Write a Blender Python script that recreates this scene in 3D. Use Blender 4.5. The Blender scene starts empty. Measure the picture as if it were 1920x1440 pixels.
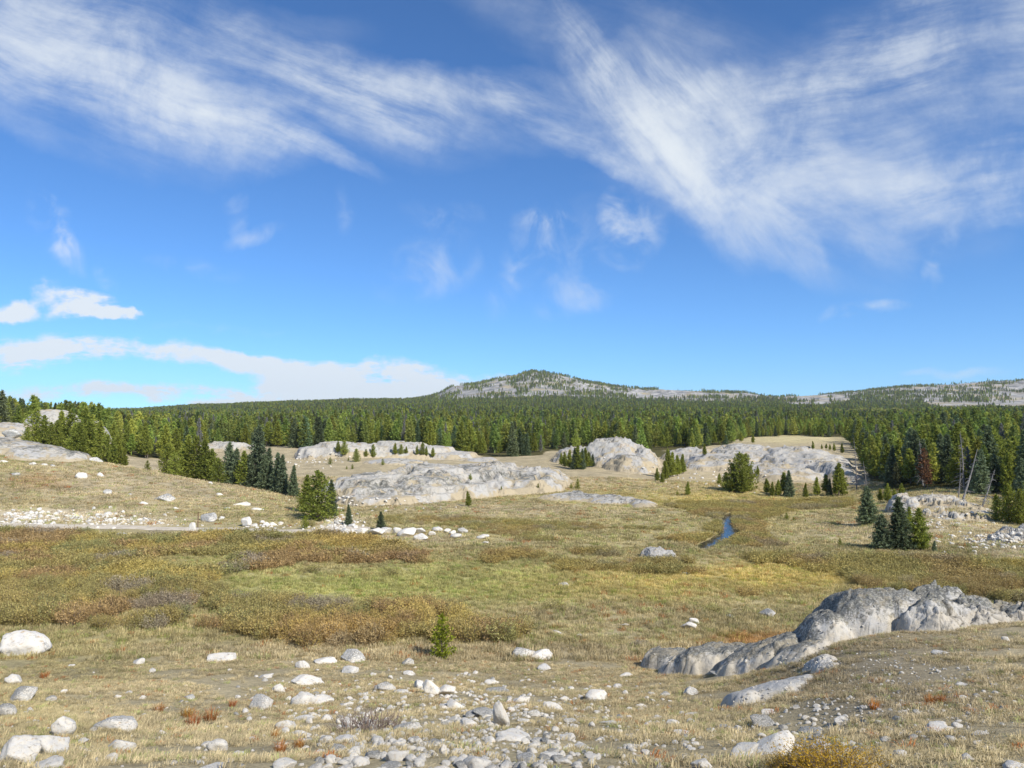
import bpy, math, random
import numpy as np
from math import radians, sin, cos, pi

# ------------------------------------------------------------------ camera
SC = bpy.context.scene
COL = SC.collection
F, CX, CY = 1507.0, 960.0, 720.0          # focal length and centre in photo pixels
CAMZ = 9.0                                # metres above the meadow floor
PITCH = math.atan(80.0 / F)
cam_d = bpy.data.cameras.new("camera")
cam_d.sensor_width = 36.0
cam_d.lens = F / 1920.0 * 36.0
cam_d.clip_start = 0.1
cam_d.clip_end = 60000.0
cam = bpy.data.objects.new("camera", cam_d)
cam.location = (0, 0, CAMZ)
cam.rotation_euler = (radians(90) + PITCH, 0, 0)
COL.objects.link(cam)
SC.camera = cam

# ------------------------------------------------------------------ light, exposure
SUN_AZ, SUN_EL = radians(137), radians(40)   # clockwise from the view direction
SC.view_settings.view_transform = 'Standard'
SC.view_settings.look = 'None'
SC.view_settings.exposure = 0.45
SC.view_settings.gamma = 1.0
SC.view_settings.use_curve_mapping = False
SC.render.engine = 'CYCLES'
SC.cycles.use_denoising = True
SC.cycles.max_bounces = 6
SC.cycles.diffuse_bounces = 3
SC.cycles.transparent_max_bounces = 4
SC.cycles.volume_bounces = 0
sun_d = bpy.data.lights.new("sun", 'SUN')
sun_d.energy = 4.3
sun_d.angle = radians(0.53)
sun_d.color = (1.0, 0.945, 0.86)
sun = bpy.data.objects.new("sun", sun_d)
sdir = (sin(SUN_AZ) * cos(SUN_EL), cos(SUN_AZ) * cos(SUN_EL), sin(SUN_EL))
from mathutils import Vector
sun.rotation_euler = Vector(sdir).to_track_quat('Z', 'Y').to_euler()
sun.location = (60, -40, 60)
COL.objects.link(sun)


class NT:
    """small helper for building node trees"""
    def __init__(self, tree):
        self.t = tree
        self.n = tree.nodes
        self.l = tree.links

    def add(self, kind, _ins=None, **props):
        nd = self.n.new(kind)
        for k, v in props.items():
            setattr(nd, k, v)
        if _ins:
            for k, v in _ins.items():
                self.set(nd.inputs[k], v)
        return nd

    def set(self, sock, v):
        if hasattr(v, 'is_output') or isinstance(v, bpy.types.NodeSocket):
            self.l.new(v, sock)
        else:
            sock.default_value = v

    def math(self, op, a, b=None, c=None, clamp=False):
        nd = self.n.new('ShaderNodeMath')
        nd.operation = op
        nd.use_clamp = clamp
        for i, v in enumerate((a, b, c)):
            if v is not None:
                self.set(nd.inputs[i], v)
        return nd.outputs[0]

    def vmath(self, op, a, b=None, scale=None):
        nd = self.n.new('ShaderNodeVectorMath')
        nd.operation = op
        self.set(nd.inputs[0], a)
        if b is not None:
            self.set(nd.inputs[1], b)
        if scale is not None:
            self.set(nd.inputs['Scale'], scale)
        return nd.outputs[0]

    def noise(self, vec, scale, detail=4.0, rough=0.55, dist=0.0, col=False):
        nd = self.n.new('ShaderNodeTexNoise')
        if vec is not None:
            self.l.new(vec, nd.inputs['Vector'])
        nd.inputs['Scale'].default_value = scale
        nd.inputs['Detail'].default_value = detail
        nd.inputs['Roughness'].default_value = rough
        nd.inputs['Distortion'].default_value = dist
        return nd.outputs['Color'] if col else nd.outputs[0]

    def ramp(self, fac, stops):
        nd = self.n.new('ShaderNodeMapRange')
        nd.interpolation_type = 'SMOOTHSTEP'
        self.set(nd.inputs[0], fac)
        nd.inputs[1].default_value, nd.inputs[2].default_value = stops[0], stops[1]
        nd.inputs[3].default_value = stops[2] if len(stops) > 2 else 0.0
        nd.inputs[4].default_value = stops[3] if len(stops) > 3 else 1.0
        return nd.outputs[0]

    def mix(self, fac, a, b, blend='MIX'):
        nd = self.n.new('ShaderNodeMix')
        nd.data_type = 'RGBA'
        nd.blend_type = blend
        self.set(nd.inputs[0], fac)
        for i, v in ((6, a), (7, b)):
            if isinstance(v, tuple) and len(v) == 3:
                v = (*v, 1.0)
            self.set(nd.inputs[i], v)
        return nd.outputs[2]


# ------------------------------------------------------------------ pixel <-> world
CP, SP = cos(PITCH), sin(PITCH)


def ray(px, py):
    a = (np.asarray(px, float) - CX) / F
    b = (CY - np.asarray(py, float)) / F
    yd = CP - b * SP
    return a / yd, (SP + b * CP) / yd


def project(x, y, z):
    """world point to photo pixel"""
    dz = z - CAMZ
    d = y * CP + dz * SP
    up = -y * SP + dz * CP
    d = np.maximum(d, 1e-3)
    return CX + F * x / d, CY - F * up / d


# ------------------------------------------------------------------ world: sky and clouds
world = bpy.data.worlds.new("World")
SC.world = world
world.use_nodes = True
nt = NT(world.node_tree)
nt.n.clear()
tc = nt.add('ShaderNodeTexCoord')
sky = nt.add('ShaderNodeTexSky', sky_type='NISHITA', sun_disc=False, sun_elevation=SUN_EL,
             sun_rotation=SUN_AZ, altitude=2600.0, air_density=1.0, dust_density=0.15, ozone_density=3.0)
SKY_STRENGTH = 0.125
sep = nt.add('ShaderNodeSeparateXYZ', {0: tc.outputs['Generated']})
yy = nt.math('MAXIMUM', sep.outputs[1], 0.08)
uu = nt.math('DIVIDE', sep.outputs[0], yy)
tt = nt.math('DIVIDE', sep.outputs[2], yy)
P = nt.add('ShaderNodeCombineXYZ', {0: uu, 1: tt}).outputs[0]
# warp the cloud field so strokes get ragged, fibrous margins
w1 = nt.vmath('SCALE', nt.vmath('SUBTRACT', nt.noise(P, 4.0, 2.0, 0.5, col=True), (0.5, 0.5, 0.5)), scale=0.085)
w2 = nt.vmath('SCALE', nt.vmath('SUBTRACT', nt.noise(P, 16.0, 5.0, 0.65, col=True), (0.5, 0.5, 0.5)), scale=0.035)
Pw = nt.vmath('ADD', nt.vmath('ADD', P, w1), w2)
# px, py, half length, half width, angle (deg, clockwise), weight
CIRRUS_DOWN = [(110, 115, 520, 190, 22, .62), (60, 60, 420, 150, 18, .35), (330, 205, 300, 110, 22, .62), (410, 228, 210, 72, 16, .62),
               (550, 278, 210, 30, 20, .62), (270, 30, 460, 80, 5, .25), (450, 85, 190, 90, 45, .25), (540, 135, 300, 90, 25, .38),
               (660, 165, 300, 85, 20, .5), (690, 195, 180, 55, 28, .45), (850, 165, 300, 56, 4, .55), (985, 185, 170, 40, 16, .28),
               (700, 225, 280, 90, 15, .26), (900, 225, 300, 60, 8, .16), (1060, 238, 220, 30, 32, .32), (1120, 288, 220, 26, 30, .42),
               (960, 20, 360, 80, 25, .12), (1410, 330, 380, 170, 32, .36), (1480, 420, 280, 60, 14, .36), (1320, 70, 400, 100, 20, .16)]
CIRRUS_STEEP = [(1085, 80, 190, 44, 72, .40), (1112, 155, 220, 60, 66, .42), (1190, 228, 280, 62, 54, .55), (1262, 302, 300, 66, 52, .48),
                (1288, 200, 230, 120, 36, .62), (1305, 190, 140, 70, 35, .42), (1365, 388, 280, 70, 40, .45), (1230, 250, 320, 130, 45, .28)]
CIRRUS_UP = [(1450, 180, 480, 84, -12, .38), (1600, 130, 480, 120, -20, .36), (1640, 60, 260, 110, -35, .30), (1850, 60, 360, 160, -18, .38),
             (1550, 270, 480, 90, -8, .34), (1700, 340, 480, 90, 4, .42), (1860, 345, 300, 100, -2, .38), (1560, 365, 380, 110, 14, .24),
             (1900, 180, 280, 90, -18, .2), (1860, 295, 80, 24, -25, .34), (1790, 690, 120, 12, -8, .34)]
WISPS = [(88, 440, 100, 36, 48, .9), (76, 415, 64, 32, 10, .5), (115, 466, 54, 20, 10, .6), (440, 400, 64, 24, 70, .35), (190, 515, 46, 24, 60, .6), (480, 440, 66, 20, -15, .5),
         (1160, 412, 70, 30, 80, .9), (1200, 432, 90, 62, -60, .6), (1530, 490, 60, 14, 70, .4), (1022, 470, 100, 28, 75, .35), (640, 408, 56, 26, 80, .3),
         (800, 510, 110, 62, -22, .55), (1018, 425, 78, 30, -5, .9), (960, 512, 110, 40, -55, .45), (1110, 532, 140, 40, -28, .5), (1612, 586, 86, 18, -12, .75),
         (1770, 475, 96, 22, -60, .5), (365, 497, 110, 20, 8, .35), (830, 420, 90, 32, 10, .3), (420, 612, 140, 12, 0, .3), (1090, 470, 160, 110, -30, .2)]
CUMULUS = [(50, 654, 220, 52, 0, .95), (140, 664, 120, 34, 6, .5), (330, 664, 250, 30, 3, .95), (455, 668, 90, 20, 2, .4),
           (600, 692, 200, 44, 2, .7), (720, 705, 220, 46, 5, .8), (600, 736, 420, 44, -3, .75), (330, 742, 420, 26, -1, .5),
           (100, 735, 380, 24, 2, .4), (660, 724, 260, 52, 0, .6), (905, 706, 85, 16, -5, .5), (790, 718, 120, 30, 10, .45),
           (15, 568, 74, 30, -4, 1.0), (150, 558, 140, 32, 18, .85), (150, 586, 130, 22, 4, .6), (230, 590, 66, 17, 5, .95)]


def stroke_sum(strokes, vec):
    acc = None
    for px, py, L, B, ang, wt in strokes:
        u0, t0 = ray(px, py)
        mp = nt.add('ShaderNodeMapping', vector_type='TEXTURE')
        nt.l.new(vec, mp.inputs['Vector'])
        mp.inputs['Location'].default_value = (float(u0), float(t0), 0)
        mp.inputs['Rotation'].default_value = (0, 0, -radians(ang))
        mp.inputs['Scale'].default_value = (L / F, B / F, 1)
        g = nt.add('ShaderNodeTexGradient', {0: mp.outputs[0]}, gradient_type='SPHERICAL')
        acc = nt.math('MULTIPLY', g.outputs[1], wt * 1.3) if acc is None else nt.math('MULTIPLY_ADD', g.outputs[1], wt * 1.3, acc)
    return acc


def fibre(ang, long_s, cross_s, detail=5.0, rough=0.6, warp=0.6):
    mp = nt.add('ShaderNodeMapping', vector_type='TEXTURE')
    nt.l.new(nt.vmath('ADD', P, nt.vmath('SCALE', w1, scale=warp)), mp.inputs['Vector'])
    mp.inputs['Rotation'].default_value = (0, 0, -radians(ang))
    mp.inputs['Scale'].default_value = (1 / long_s, 1 / cross_s, 1)
    return nt.noise(mp.outputs[0], 1.0, detail, rough)


dens = None
puff = nt.ramp(nt.noise(P, 7.0, 8.0, 0.66, 0.3), (0.30, 0.72, 0.30, 1.45))
for strokes, ang, ls, cs in ((CIRRUS_DOWN, 21, 2.8, 14.0), (CIRRUS_STEEP, 52, 3.5, 18.0), (CIRRUS_UP, -10, 2.8, 14.0)):
    fb = nt.ramp(fibre(ang, ls, cs, 7.0, 0.66), (0.30, 0.72, 0.15, 1.6))
    d = nt.math('MULTIPLY', stroke_sum(strokes, Pw), nt.math('MULTIPLY', fb, puff))
    dens = d if dens is None else nt.math('ADD', dens, d)
curl = nt.ramp(nt.noise(nt.vmath('ADD', P, w1), 19.0, 5.0, 0.6, 0.6), (0.38, 0.76, 0.0, 1.0))
dens = nt.math('MULTIPLY_ADD', stroke_sum(WISPS, Pw), curl, dens)
cirrus = nt.math('SUBTRACT', 1.0, nt.math('POWER', 2.718, nt.math('MULTIPLY', dens, -0.85)))
cn = nt.math('MULTIPLY', nt.ramp(fibre(2, 7.0, 26.0, 7.0, 0.66), (0.28, 0.70, 0.1, 1.5)), nt.ramp(nt.noise(P, 24.0, 6.0, 0.65), (0.3, 0.7, 0.55, 1.25)))
cum = nt.ramp(nt.math('MULTIPLY', stroke_sum(CUMULUS, Pw), cn), (0.14, 0.82))
cloud = nt.math('MAXIMUM', nt.math('MULTIPLY', cirrus, 0.97), nt.math('MULTIPLY', cum, 0.93))
# the same kind of thin cirrus carries on round the rest of the sky
zz = nt.math('ADD', nt.math('MAXIMUM', sep.outputs[2], 0.0), 0.12)
Q = nt.add('ShaderNodeCombineXYZ', {0: nt.math('DIVIDE', sep.outputs[0], zz), 1: nt.math('DIVIDE', sep.outputs[1], zz)}).outputs[0]
qm = nt.add('ShaderNodeMapping', vector_type='POINT')
nt.l.new(Q, qm.inputs['Vector'])
qm.inputs['Rotation'].default_value = (0, 0, 0.5)
qm.inputs['Scale'].default_value = (0.5, 1.6, 1)
gen = nt.ramp(nt.noise(qm.outputs[0], 1.2, 6.0, 0.6, 0.4), (0.42, 0.8, 0.0, 0.75))
front = nt.ramp(nt.math('ABSOLUTE', uu), (0.70, 0.95, 1.0, 0.0))
front = nt.math('MULTIPLY', front, nt.ramp(tt, (0.55, 0.75, 1.0, 0.0)))
front = nt.math('MULTIPLY', front, nt.ramp(sep.outputs[1], (0.1, 0.3)))
# the clear-sky blue as the camera recorded it
SKY_TINT = (0.40, 0.70, 0.96)
skyv = nt.vmath('SCALE', nt.vmath('MULTIPLY', sky.outputs[0], SKY_TINT), scale=SKY_STRENGTH)
CLOUD_V = (0.62, 0.66, 0.69)
bg1 = nt.add('ShaderNodeBackground', {0: nt.mix(cloud, skyv, CLOUD_V), 1: 1.0})
bg2 = nt.add('ShaderNodeBackground', {0: nt.mix(gen, skyv, CLOUD_V), 1: 1.0})
mxs = nt.add('ShaderNodeMixShader', {0: front, 1: bg2.outputs[0], 2: bg1.outputs[0]})
out = nt.add('ShaderNodeOutputWorld', {0: mxs.outputs[0]})
world.cycles.sampling_method = 'NONE'

# ------------------------------------------------------------------ numpy noise
RNG = np.random.default_rng(7)
_perm = RNG.permutation(4096)
_val = RNG.random(4096)


def vnoise(x, y, s=0):
    x = np.asarray(x, float); y = np.asarray(y, float)
    xi = np.floor(x).astype(np.int64); yi = np.floor(y).astype(np.int64)
    fx = x - xi; fy = y - yi
    fx = fx * fx * fx * (fx * (fx * 6 - 15) + 10); fy = fy * fy * fy * (fy * (fy * 6 - 15) + 10)

    def h(a, b):
        return _val[_perm[(_perm[(a + s * 57) & 4095] + b) & 4095]]
    return (h(xi, yi) * (1 - fx) + h(xi + 1, yi) * fx) * (1 - fy) + (h(xi, yi + 1) * (1 - fx) + h(xi + 1, yi + 1) * fx) * fy


def fbm(x, y, octv=4, s=0, gain=0.5, ridged=False):
    a, tot, nrm = 1.0, 0.0, 0.0
    x = np.asarray(x, float); y = np.asarray(y, float)
    for i in range(octv):
        n = vnoise(x, y, s + i)
        if ridged:
            n = 1 - np.abs(2 * n - 1)
        tot = tot + a * n; nrm += a
        a *= gain
        x, y = x * 1.62 + y * 1.18 + 3.1, y * 1.62 - x * 1.18 + 7.7
    return tot / nrm - 0.5


def sstep(a, b, v):
    t = np.clip((np.asarray(v, float) - a) / (b - a), 0, 1)
    return t * t * (3 - 2 * t)


def in_poly(px, py, poly):
    px = np.asarray(px, float); py = np.asarray(py, float)
    r = np.zeros(px.shape, bool)
    n = len(poly)
    for i in range(n):
        x1, y1 = poly[i]; x2, y2 = poly[(i + 1) % n]
        if y1 == y2:
            continue
        c = ((y1 > py) != (y2 > py)) & (px < (x2 - x1) * (py - y1) / (y2 - y1) + x1)
        r ^= c
    return r


# ------------------------------------------------------------------ terrain heights
# per photo column: distance Y, then height z (plain number) or ('p', photo row)
def p(v):
    return ('p', v)


FG = [(0.5, 7.2), (3, 6.75), (8, p(1440)), (14, p(1381)), (20, p(1327)), (26, p(1275)), (32, .25), (40, 0.), (66, 0.)]
FGR1 = [(0.5, 7.2), (3, 6.75), (8, p(1440)), (14, p(1372)), (20, p(1300)), (24, p(1262)), (28, .8), (33, .15), (40, 0.), (66, 0.)]
FGR2 = [(0.5, 7.2), (3, 6.75), (7.5, p(1440)), (12, p(1355)), (18, p(1252)), (22, p(1197)), (26, 2.1), (30, .8), (35, .1), (42, 0.), (60, 0.)]
FGR3 = [(0.5, 7.2), (3, 6.75), (7, p(1440)), (12, p(1340)), (18, p(1238)), (23, p(1178)), (27, 2.2), (33, .3), (38, 0.), (57, 0.)]
FGR4 = [(0.5, 7.2), (3, 6.75), (7, p(1440)), (12, p(1325)), (18, p(1218)), (24, p(1152)), (29, 2.), (36, .3), (42, 0.), (57, 0.)]
CREST = [(560, 752), (700, 750), (800, 748), (822, 740), (850, 724), (900, 721), (950, 708), (1000, 698), (1050, 707), (1100, 719), (1150, 727),
         (1200, 732), (1300, 736), (1400, 741), (1462, 749), (1500, 746), (1600, 738), (1680, 729), (1750, 726), (1800, 724), (1860, 719),
         (1920, 717), (2150, 712), (2500, 716)]


def far(px, rows):
    cr = float(np.interp(px, [c[0] for c in CREST], [c[1] for c in CREST]))
    if px < 800:
        return rows + [(1900, p(cr + 4)), (3200, p(cr + 30)), (6000, p(cr + 60))]
    return rows + [(1500, p(0.35 * cr + 0.65 * 764)), (1850, p(0.7 * cr + 0.3 * 764)), (2150, p(cr)), (2500, p(cr + 12)), (3200, p(cr + 40)), (6000, p(cr + 60))]


COLS = [
    (-900, FG + [(72, .1), (90, 6.), (115, p(800)), (180, p(795)), (300, p(785)), (800, p(775)), (1500, p(770)), (6000, p(790))]),
    (-200, FG + [(71, .05), (78, 1.6), (110, p(806)), (125, 7.5), (150, 9.), (180, p(790)), (300, p(783)), (800, p(778)), (1500, p(772)), (6000, p(790))]),
    (0, FG + [(71, .05), (78, 1.4), (108, p(826)), (122, 6.3), (150, 8.), (180, p(800)), (300, p(790)), (600, p(786)), (1500, p(774)), (6000, p(790))]),
    (120, FG + [(71, .05), (77, 1.0), (106, p(848)), (120, 4.6), (145, 6.5), (180, p(806)), (300, p(796)), (600, p(788)), (1500, p(774)), (6000, p(790))]),
    (240, FG + [(71, .05), (76, .7), (104, p(872)), (118, 2.2), (150, 4.), (200, p(828)), (300, p(810)), (600, p(793)), (1500, p(773)), (6000, p(790))]),
    (400, FG + [(71, .05), (75, .4), (98, p(905)), (112, 1.), (140, 2.), (200, p(842)), (300, p(815)), (600, p(795)), (1500, p(763)), (2200, p(768)), (6000, p(790))]),
    (560, far(560, FG + [(72, .1), (76, .1), (86, p(955)), (95, -.1), (115, .8), (150, p(868)), (200, p(838)), (300, p(815)), (600, p(792)), (1400, p(758))])),
    (640, far(640, FG + [(75, .3), (80, 0.), (95, 0.), (120, p(900)), (160, p(858)), (200, p(838)), (300, p(815)), (600, p(790)), (1400, p(757))])),
    (760, far(760, FG + [(96, 0.), (120, p(897)), (160, p(860)), (200, p(838)), (300, p(815)), (600, p(788)), (1400, p(756))])),
    (900, far(900, FG + [(100, 0.), (125, p(895)), (160, p(865)), (200, p(840)), (300, p(818)), (600, p(790)), (1100, p(768))])),
    (1060, far(1060, FG + [(100, 0.), (125, p(893)), (160, p(860)), (200, p(838)), (300, p(818)), (600, p(790)), (1100, p(768))])),
    (1220, far(1220, FG + [(100, 0.), (120, p(905)), (160, p(866)), (200, p(838)), (300, p(820)), (600, p(790)), (1100, p(768))])),
    (1400, far(1400, FGR1 + [(104, 0.), (112, .2), (130, p(905)), (160, p(872)), (200, p(838)), (240, p(828)), (300, p(820)), (600, p(792)), (1100, p(770))])),
    (1600, far(1600, FGR2 + [(105, 0.), (120, p(916)), (150, p(885)), (200, p(838)), (300, p(820)), (600, p(792)), (1100, p(772))])),
    (1750, far(1750, FGR3 + [(62, .05), (75, p(962)), (85, p(932)), (100, p(906)), (130, p(872)), (170, p(842)), (300, p(808)), (600, p(788)), (1100, p(774))])),
    (1920, far(1920, FGR4 + [(60, .1), (66, p(1000)), (75, p(965)), (90, p(922)), (120, p(882)), (160, p(845)), (300, p(802)), (600, p(785)), (1100, p(773))])),
    (2150, far(2150, FGR4 + [(60, .4), (66, p(985)), (75, p(955)), (90, p(915)), (120, p(875)), (160, p(840)), (300, p(800)), (600, p(782)), (1100, p(772))])),
    (2900, far(2500, FGR4 + [(60, .4), (66, p(985)), (75, p(955)), (90, p(915)), (120, p(875)), (160, p(840)), (300, p(800)), (600, p(782)), (1100, p(772))])),
]
LY = np.linspace(math.log(0.5), math.log(6000), 900)
UG = np.linspace(-1.35, 1.35, 541)


def build_table():
    cu, rows = [], []
    for px, lst in COLS:
        ys, zs = [], []
        for Y, v in lst:
            ys.append(math.log(Y))
            zs.append(CAMZ + Y * float(ray(0, v[1])[1]) if isinstance(v, tuple) else v)
        # interpolate the slope (z - cam) / Y so that sight lines stay smooth
        t = (np.array(zs) - CAMZ) / np.exp(ys)
        ti = np.interp(LY, ys, t)
        k = np.exp(-0.5 * (np.arange(-9, 10) / 3.2) ** 2); k /= k.sum()
        ti = np.convolve(np.pad(ti, 9, mode='edge'), k, mode='valid')
        rows.append(ti)
        cu.append((px - CX) / F)
    rows = np.array(rows)
    tab = np.empty((len(UG), len(LY)))
    for j in range(len(LY)):
        tab[:, j] = np.interp(UG, cu, rows[:, j])
    k = np.exp(-0.5 * (np.arange(-12, 13) / 4.0) ** 2); k /= k.sum()
    pad = np.pad(tab, ((12, 12), (0, 0)), mode='edge')
    sm = sum(k[i] * pad[i:i + len(UG)] for i in range(25))
    # the mountain skyline keeps its sharper outline
    w = sstep(math.log(1500), math.log(1900), LY)[None, :]
    return sm * (1 - w) + tab * w


TAB = build_table()
# finer skyline of the mountain
_cx = np.array([(c[0] - CX) / F for c in CREST]); _cp = np.array([c[1] for c in CREST])
for j in np.where(LY > math.log(1450))[0]:
    Yv = math.exp(LY[j])
    g = math.exp(-0.5 * ((Yv - 2150) / 330.0) ** 2)
    want = ray(0, np.interp(UG, _cx, _cp))[1]
    base = TAB[:, j]
    m = (UG > (800 - CX) / F)
    TAB[m, j] = base[m] * (1 - g) + want[m] * g

STREAM = [(1304, 1026), (1332, 1013), (1348, 1004), (1357, 995), (1352, 984), (1355, 972), (1365, 963), (1372, 965), (1369, 978), (1373, 989), (1385, 1001),
          (1369, 1014), (1341, 1024), (1318, 1034)]
sx_, st_ = ray(np.array([q[0] for q in STREAM]), np.array([q[1] for q in STREAM]))
SY = (CAMZ + 0.1) / -st_
STREAM_W = [(float(a * b), float(b)) for a, b in zip(sx_, SY)]


def poly_dist(x, y, poly):
    """signed distance to a world polygon, negative inside"""
    d = np.full(np.shape(x), 1e9)
    n = len(poly)
    for i in range(n):
        ax, ay = poly[i]; bx, by = poly[(i + 1) % n]
        ex, ey = bx - ax, by - ay
        t = np.clip(((x - ax) * ex + (y - ay) * ey) / (ex * ex + ey * ey + 1e-9), 0, 1)
        d = np.minimum(d, np.hypot(x - ax - t * ex, y - ay - t * ey))
    return np.where(in_poly(x, y, poly), -d, d)


def terrain(x, y):
    x = np.asarray(x, float); y = np.asarray(y, float)
    Y = np.clip(y, 0.6, 5990)
    u = np.clip(x / Y, -1.34, 1.34)
    fi = (u - UG[0]) / (UG[1] - UG[0]); fj = (np.log(Y) - LY[0]) / (LY[1] - LY[0])
    i = np.clip(fi.astype(int), 0, len(UG) - 2); j = np.clip(fj.astype(int), 0, len(LY) - 2)
    a = fi - i; b = fj - j
    t = (TAB[i, j] * (1 - a) + TAB[i + 1, j] * a) * (1 - b) + (TAB[i, j + 1] * (1 - a) + TAB[i + 1, j + 1] * a) * b
    z = CAMZ + t * Y
    near = 1 - sstep(250, 500, Y)
    z = z + near * (0.10 * fbm(x / 0.9, y / 0.9, 3, 11) + 0.30 * fbm(x / 5, y / 5, 3, 3) * sstep(4, 12, Y))
    z = z + sstep(90, 160, Y) * near * 1.3 * fbm(x / 28, y / 28, 3, 5)
    z = z + sstep(500, 900, Y) * 5.0 * fbm(x / 130, y / 130, 4, 8)
    z = z + sstep(1500, 1800, Y) * (sstep(-0.1, 0.0, x / Y)) * (9.0 * fbm(x / 90, y / 90, 5, 9, ridged=True) + 5.0 * fbm(x / 25, y / 40, 3, 4, ridged=True))
    m = (np.abs(x - STREAM_W[4][0]) < 9) & (np.abs(Y - 66) < 22)
    if np.any(m):
        d = poly_dist(x[m], y[m], STREAM_W) if x.ndim else poly_dist(x, y, STREAM_W)
        flat = 1 - sstep(1.0, 5.0, d)
        zs_ = z[m] if x.ndim else z
        carve = (zs_ - 0.02) * flat + 0.34 * (1 - sstep(-0.2, 0.5, d))
        if x.ndim:
            z[m] -= carve
        else:
            z = z - carve
    return z


# ------------------------------------------------------------------ ground colours (the plants and soil that grow there)
def lin(r, g, b):
    f = lambda c: ((c / 255 + .055) / 1.055) ** 2.4 if c / 255 > .04045 else c / 255 / 12.92
    return np.array([f(r), f(g), f(b)])


C_TAN = lin(178, 164, 130); C_HILL = lin(183, 168, 138); C_GOLD = lin(192, 174, 112); C_GREEN = lin(172, 168, 108)
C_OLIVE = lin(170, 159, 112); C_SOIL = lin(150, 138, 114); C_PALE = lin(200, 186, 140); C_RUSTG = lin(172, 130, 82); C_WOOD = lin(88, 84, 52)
C_GRAV = lin(206, 192, 166)
#   px, py, rx, ry, colour, strength
ZONES = [
    (620, 1105, 300, 38, C_GREEN, .95), (900, 1090, 260, 40, C_GREEN, .6), (350, 1060, 90, 18, C_GREEN, .6), (150, 1230, 260, 45, C_OLIVE, .6),
    (1480, 1085, 330, 32, C_GOLD, 1.0), (1200, 1105, 250, 30, C_GOLD, .6), (1300, 935, 190, 14, C_GOLD, .8), (1250, 910, 160, 12, C_GOLD, .5),
    (1500, 985, 160, 20, C_OLIVE, .5), (1000, 1000, 320, 14, C_OLIVE, .5), (750, 965, 160, 12, C_OLIVE, .6), (1500, 945, 140, 12, C_OLIVE, .7),
    (900, 955, 260, 14, C_HILL, .7), (1100, 1160, 260, 35, C_TAN, .5), (1700, 1280, 330, 110, C_SOIL, .85), (1620, 1300, 160, 60, C_SOIL, .6),
    (1350, 1205, 110, 14, C_RUSTG, .8), (1170, 1245, 50, 14, C_RUSTG, .6), (700, 1340, 500, 70, C_TAN, .5), (250, 910, 330, 50, C_HILL, .8),
    (1500, 822, 130, 10, C_PALE, .9), (1200, 905, 120, 20, C_HILL, .5), (1640, 990, 150, 30, C_HILL, .8), (60, 905, 60, 14, C_RUSTG, .35),
    (60, 970, 190, 14, C_GRAV, .9), (300, 978, 90, 8, C_GRAV, .6), (640, 985, 50, 16, C_GRAV, .95), (1860, 1022, 90, 16, C_GRAV, .85), (1840, 985, 60, 10, C_HILL, .8),
    (1220, 868, 60, 22, C_HILL, .7), (1780, 960, 110, 35, C_GRAV, .35), (800, 1003, 110, 10, C_HILL, .6), (50, 1330, 150, 90, C_OLIVE, .35),
]


def ground_colour(x, y, z):
    px, py = project(x, y, z)
    n1 = fbm(x / 3.0, y / 3.0, 4, 21)[..., None]
    n2 = fbm(x / 11.0, y / 14.0, 3, 31)
    c = np.zeros(px.shape + (3,)) + C_TAN
    mead = ((y > 33) & (y < 110)).astype(float)[..., None]
    c = c * (1 - .55 * mead) + C_OLIVE * .55 * mead
    c = c * (1 - .35 * sstep(110, 125, y))[..., None] + C_HILL * (.35 * sstep(110, 125, y))[..., None]
    wx = px + 260 * n2 * np.clip(40 / y, .05, 2)
    wy = py + 40 * fbm(x / 6, y / 9, 3, 41) * np.clip(45 / y, .15, 2)
    for zx, zy, rx, ry, col, s in ZONES:
        g = s * np.exp(-(((wx - zx) / rx) ** 2 + ((wy - zy) / ry) ** 2) ** 1.5)
        c = c * (1 - g)[..., None] + col * g[..., None]
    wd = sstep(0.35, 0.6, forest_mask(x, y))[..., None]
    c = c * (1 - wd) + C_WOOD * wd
    return c * (1 + 0.55 * n1)


FRONT = [(-900, 110), (-200, 128), (100, 168), (200, 150), (260, 140), (330, 150), (400, 205), (500, 205), (560, 195), (700, 200), (800, 190), (880, 174), (960, 166), (1030, 186),
         (1100, 205), (1200, 180), (1300, 196), (1360, 225), (1400, 300), (1500, 330), (1580, 300), (1600, 200), (1630, 125), (1680, 104), (1760, 96), (1840, 86), (1920, 82), (2150, 74), (2900, 72)]


def forest_mask(x, y):
    px = CX + F * x / np.maximum(y, 1)
    fr = np.interp(px, [a for a, b in FRONT], [b for a, b in FRONT])
    m = sstep(-4, 6, y - fr + (10 + .16 * y) * fbm(x / 15, y / 22, 3, 61))
    far_open = sstep(1350 - 230 * sstep(1440, 1520, px), 1600 - 330 * sstep(1440, 1520, px), y) * sstep(780, 840, px) * 1.6
    return m * (1 - 0.5 * far_open)


# ------------------------------------------------------------------ materials
def new_mat(name):
    m = bpy.data.materials.new(name)
    m.use_nodes = True
    m.node_tree.nodes.clear()
    return m, NT(m.node_tree)


def principled(k, base, rough=0.9, bump=None, bump_s=0.4, bump_d=0.05, spec=0.2):
    b = k.add('ShaderNodeBsdfPrincipled')
    k.set(b.inputs['Base Color'], base if not (isinstance(base, tuple) and len(base) == 3) else (*base, 1))
    k.set(b.inputs['Roughness'], rough)
    b.inputs['Specular IOR Level'].default_value = spec
    if bump is not None:
        bn = k.add('ShaderNodeBump')
        bn.inputs['Strength'].default_value = bump_s
        bn.inputs['Distance'].default_value = bump_d
        k.l.new(bump, bn.inputs['Height'])
        k.l.new(bn.outputs[0], b.inputs['Normal'])
    k.add('ShaderNodeOutputMaterial', {0: b.outputs[0]})
    return b


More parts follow.
